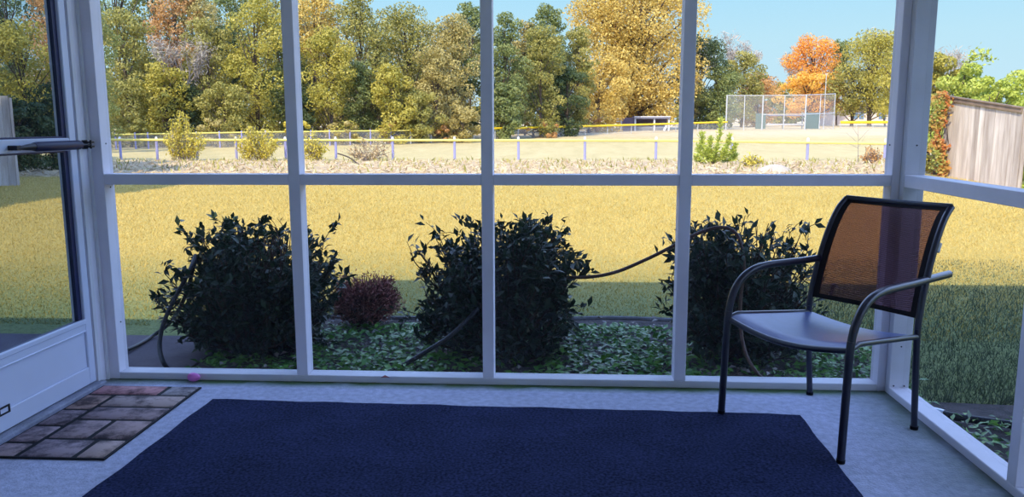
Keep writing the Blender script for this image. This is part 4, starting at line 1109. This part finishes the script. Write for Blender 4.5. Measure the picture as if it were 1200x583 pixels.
MB().tube([p0, p0.lerp(p1, .5), p1], .17, 8).build('yellow_top_rail', M['rail_yellow'], f2, True)
for t in (0, .25, .5, .75, 1):
    p = p0.lerp(p1, t); MB().tube([(p.x, p.y, float(gz(p.x, p.y))-.1), p], .04, 8).build('post', M['steel_pole'], f2, True)
mb = MB(); mb.add([(p0.x, p0.y, float(gz(p0.x, p0.y))), (p1.x, p1.y, float(gz(p1.x, p1.y))), p1, p0], [(0, 1, 2, 3)]); mb.build('wire_mesh', M['chainlink'], f2)

# ------------------------------------------------------------------ backstop
bk = empty('backstop', at(900, 150, 100), 'tall chain-link backstop with grey posts on the ball field', 'backstop')
P_ = [at(852, 112, 100), at(873, 112, 100), at(894.5, 112, 100), at(920, 111.8, 100), at(945, 111.4, 100), at(962, 110.8, 103), at(979, 110, 106.5)]
for i, p in enumerate(P_):
    g0 = float(gz(p.x, p.y)); MB().tube([(p.x, p.y, g0-.1), (p.x, p.y, p.z+.05)], .085 if i in (0, 2, 4) else .055, 8).build('post', M['steel_pole'], bk, True)
for k, zf in ((0, 1.), (1, .45)):
    for a, b in zip(P_[:-1], P_[1:]):
        za = float(gz(a.x, a.y)); zb_ = float(gz(b.x, b.y))
        if zf < 1 and a is P_[0] or zf < 1 and a is P_[1]: continue
        MB().tube([(a.x, a.y, za+(a.z-za)*zf), (b.x, b.y, zb_+(b.z-zb_)*zf)], .045, 8).build('rail', M['steel_pole'], bk, True)
mb = MB()
for a, b in zip(P_[:-1], P_[1:]):
    mb.add([(a.x, a.y, float(gz(a.x, a.y))), (b.x, b.y, float(gz(b.x, b.y))), (b.x, b.y, b.z), (a.x, a.y, a.z)], [(0, 1, 2, 3)])
mb.build('wire_mesh', M['chainlink'], bk)
# bench shelter behind the backstop with green windscreens
bsx = empty('bench_shelter', at(920, 150, 110), 'low bench shelter with dark green windscreens behind the backstop', 'shelter')
for x0, x1, t0, t1 in ((886, 897, 133, 150), (944, 960, 132, 149)):
    a, b = at(x0, t0, 108), at(x1, t1, 108); MB().box((a.x, 108, float(gz(a.x, 108))), (b.x, 108.12, a.z)).build('windscreen', M['green_pad'], bsx)
a, b = at(897, 132, 110), at(944, 136, 110); MB().box((a.x, 108.2, b.z), (b.x, 111, b.z+.10)).build('roof', M['dug_roof'], bsx)
for px in (898, 920, 943):
    a = at(px, 135, 110); MB().box((a.x-.05, 110.9, float(gz(a.x, 110))), (a.x+.05, 111, b.z)).build('post', M['steel_pole'], bsx)
a, b = at(899, 145, 109), at(942, 146.5, 109); MB().box((a.x, 109.2, b.z), (b.x, 109.7, a.z)).build('bench', M['dug_white'], bsx)
lp = at(968.5, 87, 104); g0 = float(gz(lp.x, 104))
o = MB().tube([(lp.x, 104, g0-.1), (lp.x, 104, lp.z)], [.055, .035], 8)
lpo = empty('light_pole', (lp.x, 104, g0), 'thin grey light pole rising over the right end of backstop', 'pole')
o.build('pole', M['steel_pole'], lpo, True)
MB().box((lp.x-.16, 103.9, lp.z-.03), (lp.x+.16, 104.1, lp.z+.06)).build('lamp_head', M['steel_pole'], lpo)

# ------------------------------------------------------------------ dugout
DD = 96.5
du = empty('dugout', at(758, 155, DD), 'small open-front dugout with white posts beyond the outfield fence', 'dugout')
def dgb(x0, t, x1, b_, y0, y1, nm, m):
    a, c = at(x0, t, DD), at(x1, b_, DD); z0 = c.z if b_ < 152 else float(gz(a.x, DD))-.05
    MB().box((a.x, DD+y0, z0), (c.x, DD+y1, a.z)).build(nm, m, du)
dgb(743, 136.6, 785.5, 139.2, -.2, 2.4, 'roof', M['dug_roof'])
dgb(743, 136.4, 785.5, 137.4, -.3, -.2, 'fascia', M['dug_white'])
dgb(729, 138, 743.5, 155, .1, 2.3, 'side_room', M['dug_dark'])
dgb(743.5, 139, 784, 155, 2.1, 2.3, 'back_wall', M['dug_dark'])
for x0 in (743.6, 766, 783): dgb(x0, 139, x0+1.5, 155, 0, .15, 'post', M['dug_white'])
dgb(744, 149, 783, 155, .02, .08, 'front_screen', M['chainlink'])
dgb(748, 148.6, 780, 149.6, 1.2, 1.7, 'bench', M['dug_white'])
a, b = at(778, 155, DD-.6), at(781.5, 147, DD-.6)
MB().beam((a.x, DD-.5, float(gz(a.x, DD))), (b.x, DD-.3, b.z), .26, .06, Vector((0, 1, 0))).build('white_board', M['dug_white'], du)
gt = empty('gate_frame', at(723, 153, DD), 'white pipe gate frame left of the dugout', 'gate')
for px in (717.5, 728):
    a = at(px, 139.2, DD); MB().box((a.x-.07, DD-.05, float(gz(a.x, DD))-.05), (a.x+.07, DD+.05, a.z)).build('post', M['dug_white'], gt)
a, b = at(717.5, 140.6, DD), at(728, 138.8, DD); MB().beam(a, b, .10, .10).build('top_bar', M['dug_white'], gt)
a, b = at(717.5, 142.6, DD), at(728, 142.2, DD); MB().beam(a, b, .10, .10).build('lower_bar', M['dug_white'], gt)

# ------------------------------------------------------------------ far building
bd = empty('low_building', at(1015, 141, 150), 'long low pale building far behind the yellow-green tree', 'building')
a, b = at(961, 129, 150), at(1060, 146, 150)
MB().box((a.x, 150, float(gz(a.x, 150))-.3), (b.x, 158, a.z)).build('wall', M['stucco'], bd)
g = MB(); z = a.z
g.add([(a.x-.5, 149.4, z), (b.x+.5, 149.4, z), (b.x+.5, 158.6, z), (a.x-.5, 158.6, z), (a.x-.5, 154, z+1.6), (b.x+.5, 154, z+1.6)], [(0, 1, 5, 4), (2, 3, 4, 5), (0, 4, 3), (1, 2, 5), (0, 3, 2, 1)])
g.build('roof', M['roofing'], bd)
for x0, x1 in ((998, 1005), (1007, 1012), (1030, 1038)):
    p, q_ = at(x0, 132.5, 150), at(x1, 139.5, 150); MB().box((p.x, 149.9, q_.z), (q_.x, 150.05, p.z)).build('window_pane', M['window_blue'], bd)

# ------------------------------------------------------------------ wooden fence on the right and one on the left
def plank_fence(label, A, B, name='wooden_fence', pw=.145, cap=True):
    """A, B: (x, y, zbottom, ztop) ends"""
    A = np.array(A); B = np.array(B); d = B-A; L_ = math.hypot(d[0], d[1]); n = int(L_/pw); rnd = random.Random(int(L_*77))
    root = empty(name, tuple(A[:3]), label, 'fence')
    ux, uy = d[0]/L_, d[1]/L_; nx, ny = uy, -ux
    if nx*A[0]+ny*A[1] > 0: nx, ny = -nx, -ny          # towards the porch
    pl = MB(); tone = []
    for i in range(n):
        t0, t1 = (i+.02)/n, (i+.97)/n; off = rnd.uniform(-.004, .004); a = A+d*t0; b = A+d*t1
        zb, zt = a[2]-.05, a[3]-.01; zb2, zt2 = b[2]-.05, b[3]-.01
        o1 = .012+off; o2 = -.010+off
        vs = [(a[0]+nx*o1, a[1]+ny*o1, zb), (b[0]+nx*o1, b[1]+ny*o1, zb2), (b[0]+nx*o1, b[1]+ny*o1, zt2), (a[0]+nx*o1, a[1]+ny*o1, zt),
              (a[0]+nx*o2, a[1]+ny*o2, zb), (b[0]+nx*o2, b[1]+ny*o2, zb2), (b[0]+nx*o2, b[1]+ny*o2, zt2), (a[0]+nx*o2, a[1]+ny*o2, zt)]
        pl.add(vs, [(0, 1, 2, 3), (7, 6, 5, 4), (0, 3, 7, 4), (1, 5, 6, 2), (3, 2, 6, 7), (0, 4, 5, 1)]); tone += [rnd.random()]*6
    o = pl.build('plank_panel', M['planks'], root)
    at_ = o.data.attributes.new('tone', 'FLOAT', 'FACE'); at_.data.foreach_set('value', tone)
    if cap:
        c = MB(); c.beam((A[0]+nx*.05, A[1]+ny*.05, A[3]-.045), (B[0]+nx*.05, B[1]+ny*.05, B[3]-.045), .03, .12)
        c.beam((A[0]+nx*.02, A[1]+ny*.02, A[3]+.01), (B[0]+nx*.02, B[1]+ny*.02, B[3]+.01), .15, .03); c.build('cap_board', M['wood_cap'], root)
    for i in range(int(L_/2.2)+2):
        t = min(1, i*2.2/L_); a = A+d*t
        MB().box((a[0]-nx*.06-.045, a[1]-ny*.06-.045, a[2]-.1), (a[0]-nx*.06+.045, a[1]-ny*.06+.045, a[3]-.05)).build('post', M['wood_grey'], root)
    return root
m = mat('weathered_planks', (.70, .65, .62), .85, .1, col2=(.50, .44, .41), vscale=2.6, stretch=(5, 5, .45), bump=.2)
nt = m.node_tree; b = nt.nodes['Principled BSDF']; src = b.inputs['Base Color'].links[0].from_socket
a_ = nt.nodes.new('ShaderNodeAttribute'); a_.attribute_name = 'tone'
r_ = nt.nodes.new('ShaderNodeValToRGB'); r_.color_ramp.elements[0].color = (.72, .68, .66, 1); r_.color_ramp.elements[1].color = (1.15, 1.12, 1.1, 1)
nt.links.new(a_.outputs['Fac'], r_.inputs['Fac'])
x_ = nt.nodes.new('ShaderNodeMix'); x_.data_type = 'RGBA'; x_.blend_type = 'MULTIPLY'; x_.inputs[0].default_value = 1
nt.links.new(src, x_.inputs[6]); nt.links.new(r_.outputs['Color'], x_.inputs[7]); nt.links.new(x_.outputs[2], b.inputs['Base Color'])
M['planks'] = m
A0, A1 = at(1110, 113, 21.5), at(1110, 206, 21.5); B0, B1 = at(1200, 127, 19.4), at(1200, 230, 19.4)
ex = 2.2
E0 = (B0.x+(B0.x-A0.x)*ex, 19.4-2.1*ex, B1.z-.25, B0.z-.1)
plank_fence('weathered grey plank fence seen to the right of corner post', (A0.x, 21.5, A1.z, A0.z), (B0.x, 19.4, B1.z, B0.z))
L0, L1 = at(9, 112, 19.), at(9, 216, 19.)
plank_fence('shaded plank fence at the left edge of the door glass', (L0.x-3.2, 17.6, L1.z-.0, L0.z), (L0.x, 19., L1.z, L0.z), cap=False)

# creeper on the fence corner, shrubs behind the fence
def creeper():
    root = empty('creeper_vine', (A0.x, 21.4, A1.z), 'rusty red and green creeper on the far end of plank fence', 'vine'); s = MB(); rnd = random.Random(2); n = 2600; Ps = []
    b0 = at(1101, 205, 21.3)
    for i in range(16):
        e = at(1101+rnd.uniform(-9, 10), rnd.uniform(112, 180), 21.3+rnd.uniform(-.2, .2)); a = Vector((b0.x+rnd.uniform(-.15, .15), 21.35, b0.z))
        s.tube([a, a.lerp(e, .5)+Vector((rnd.gauss(0, .06), 0, 0)), e], [.016, .012, .006], 5, False)
    s.build('stems', M['bark'], root)
    for _ in range(n):
        py = 108+98*rnd.random(); wv = 8+3.5*math.sin(py*.11)+3*math.sin(py*.23)
        cxp = 1101+3*math.sin(py*.07); p = at(cxp+rnd.gauss(0, .42)*wv*1.1, py, 21.35+rnd.uniform(-.30, .15)); Ps.append(p)
    P = np.array(Ps); tone = np.clip(.38+.22*np.sin(P[:, 2]*5)+.30*RNG.normal(size=n)*.8+.35*((P[:, 0]-A0.x) < -.25), 0, 1)
    raw_mesh('leaves', cards(P, unit(RNG.normal(size=(n, 3))*.6+np.array([-.4, -.7, .3])), .07+.06*RNG.random(n), .7), 4, LM['vine'], root, tone)
creeper()
for nm, lb, px, top, w, dep, pal, n in [
    ('hedge_shrub', 'bright green bush above the creeper on the fence end', 1098, 62, 70, 25.5, 'yellowgreen', 8500),
    ('hedge_shrub', 'bright green arching bush behind the middle of plank fence', 1140, 74, 76, 24.5, 'lime', 8000),
    ('hedge_shrub', 'green bush behind the right end of plank fence', 1196, 82, 84, 24.2, 'lime', 7500),
    ('hedge_shrub', 'low bright bush filling the hedge above the middle of plank fence', 1162, 88, 60, 23.2, 'lime', 6500),
    ('hedge_shrub', 'green bush behind the plank fence at the right edge', 1226, 74, 80, 22.5, 'lime', 3600)]:
    tree(nm, lb, px, top, w, dep, pal, 'bush', cb=.05, n=n, nb=26, leaf=.11)
def arch(label, pts, d):
    root = empty('arching_branch', at(*pts[0], d), label, 'branch'); P = smooth_path([at(x, y, d) for x, y in pts], 6)
    MB().tube(P, [.02-.015*i/(len(P)-1) for i in range(len(P))], 5).build('stem', M['bark'], root)
    n = 240; i = RNG.integers(3, len(P), n); Q_ = np.array([tuple(P[k]) for k in i])+RNG.normal(size=(n, 3))*.10
    raw_mesh('leaves', cards(Q_, unit(RNG.normal(size=(n, 3))+np.array([0, -.4, .5])), .09+.06*RNG.random(n), .5), 4, LM['lime'], root, RNG.random(n))
arch('leafy branch arching against the sky above the plank fence', [(1128, 100), (1134, 76), (1146, 64), (1160, 68)], 24.4)

# large trees standing on the left out of frame: they shade the left yard
for lb, x, y, H, W in (('tall shade tree standing nearest the house in the left yard', -15.3, 8.3, 12, 8.6), ('tall shade tree standing midway along the left yard', -19.3, 15.3, 13, 8.6),
        ('tall shade tree standing third from the house in the left yard', -22.8, 20.5, 13, 9), ('tall shade tree standing farthest along the left yard', -28.6, 26, 13, 9.5)):
    root = empty('shade_tree', (x, y, -.2), lb, 'tree'); bl = []; rnd = random.Random(int(-x))
    for k in range(46):
        th = rnd.random()*6.28; zf = .12+.88*rnd.random(); rr = math.sin(math.pi*min(1, .25+.7*zf))*W*.40*rnd.random()**.5
        bl.append((x+math.cos(th)*rr, y+math.sin(th)*rr, H*zf, W*.15, W*.14, .3+.4*rnd.random()))
    V, tone = blob_foliage(bl, 15000, .55); MB().tube([(x, y, -.3), (x, y, H*.8)], [.28, .08], 8).build('trunk', M['bark'], root, True)
    raw_mesh('crown', V, 4, LM['dark'], root, tone)

# ------------------------------------------------------------------ light
sun = bpy.data.lights.new('sun', 'SUN'); sun.energy = 5.5; sun.angle = math.radians(.55); sun.color = (1., .87, .60)
so = bpy.data.objects.new('sun', sun); COL.objects.link(so)
EL, AZ = math.radians(45), math.radians(20)
dv = Vector((math.sin(AZ)*math.cos(EL), math.cos(AZ)*math.cos(EL), -math.sin(EL)))
so.rotation_euler = dv.to_track_quat('-Z', 'Y').to_euler(); so.location = (-20, -40, 40)

w = bpy.data.worlds.new('sky'); SC.world = w; w.use_nodes = True
nt = w.node_tree; N = nt.nodes; L = nt.links; bg = N['Background']
tc = N.new('ShaderNodeTexCoord'); sx = N.new('ShaderNodeSeparateXYZ'); L.new(tc.outputs['Generated'], sx.inputs[0])
r = N.new('ShaderNodeValToRGB'); e = r.color_ramp.elements
cols = [(0., (.66, .90, 1.02)), (.10, (.56, .88, 1.04)), (.21, (.36, .78, 1.10)), (.34, (1.6, 2.25, 4.0)), (.62, (1.35, 1.95, 3.5)), (.82, (.24, .46, 1.0)), (1., (.14, .34, .85))]  # bright band above the view added to fill the porch with blue light
while len(e) < len(cols): e.new(.5)
for i, (p, c) in enumerate(cols): e[i].position = p; e[i].color = (*c, 1)
L.new(sx.outputs['Z'], r.inputs['Fac']); L.new(r.outputs['Color'], bg.inputs['Color']); bg.inputs['Strength'].default_value = 1.0

SC.view_settings.view_transform = 'Standard'; SC.view_settings.look = 'None'
SC.view_settings.exposure = 0.0; SC.view_settings.gamma = 1.0; SC.view_settings.use_curve_mapping = False
SC.cycles.use_denoising = True
SC.cycles.max_bounces = 10; SC.cycles.transparent_max_bounces = 24; SC.cycles.diffuse_bounces = 5
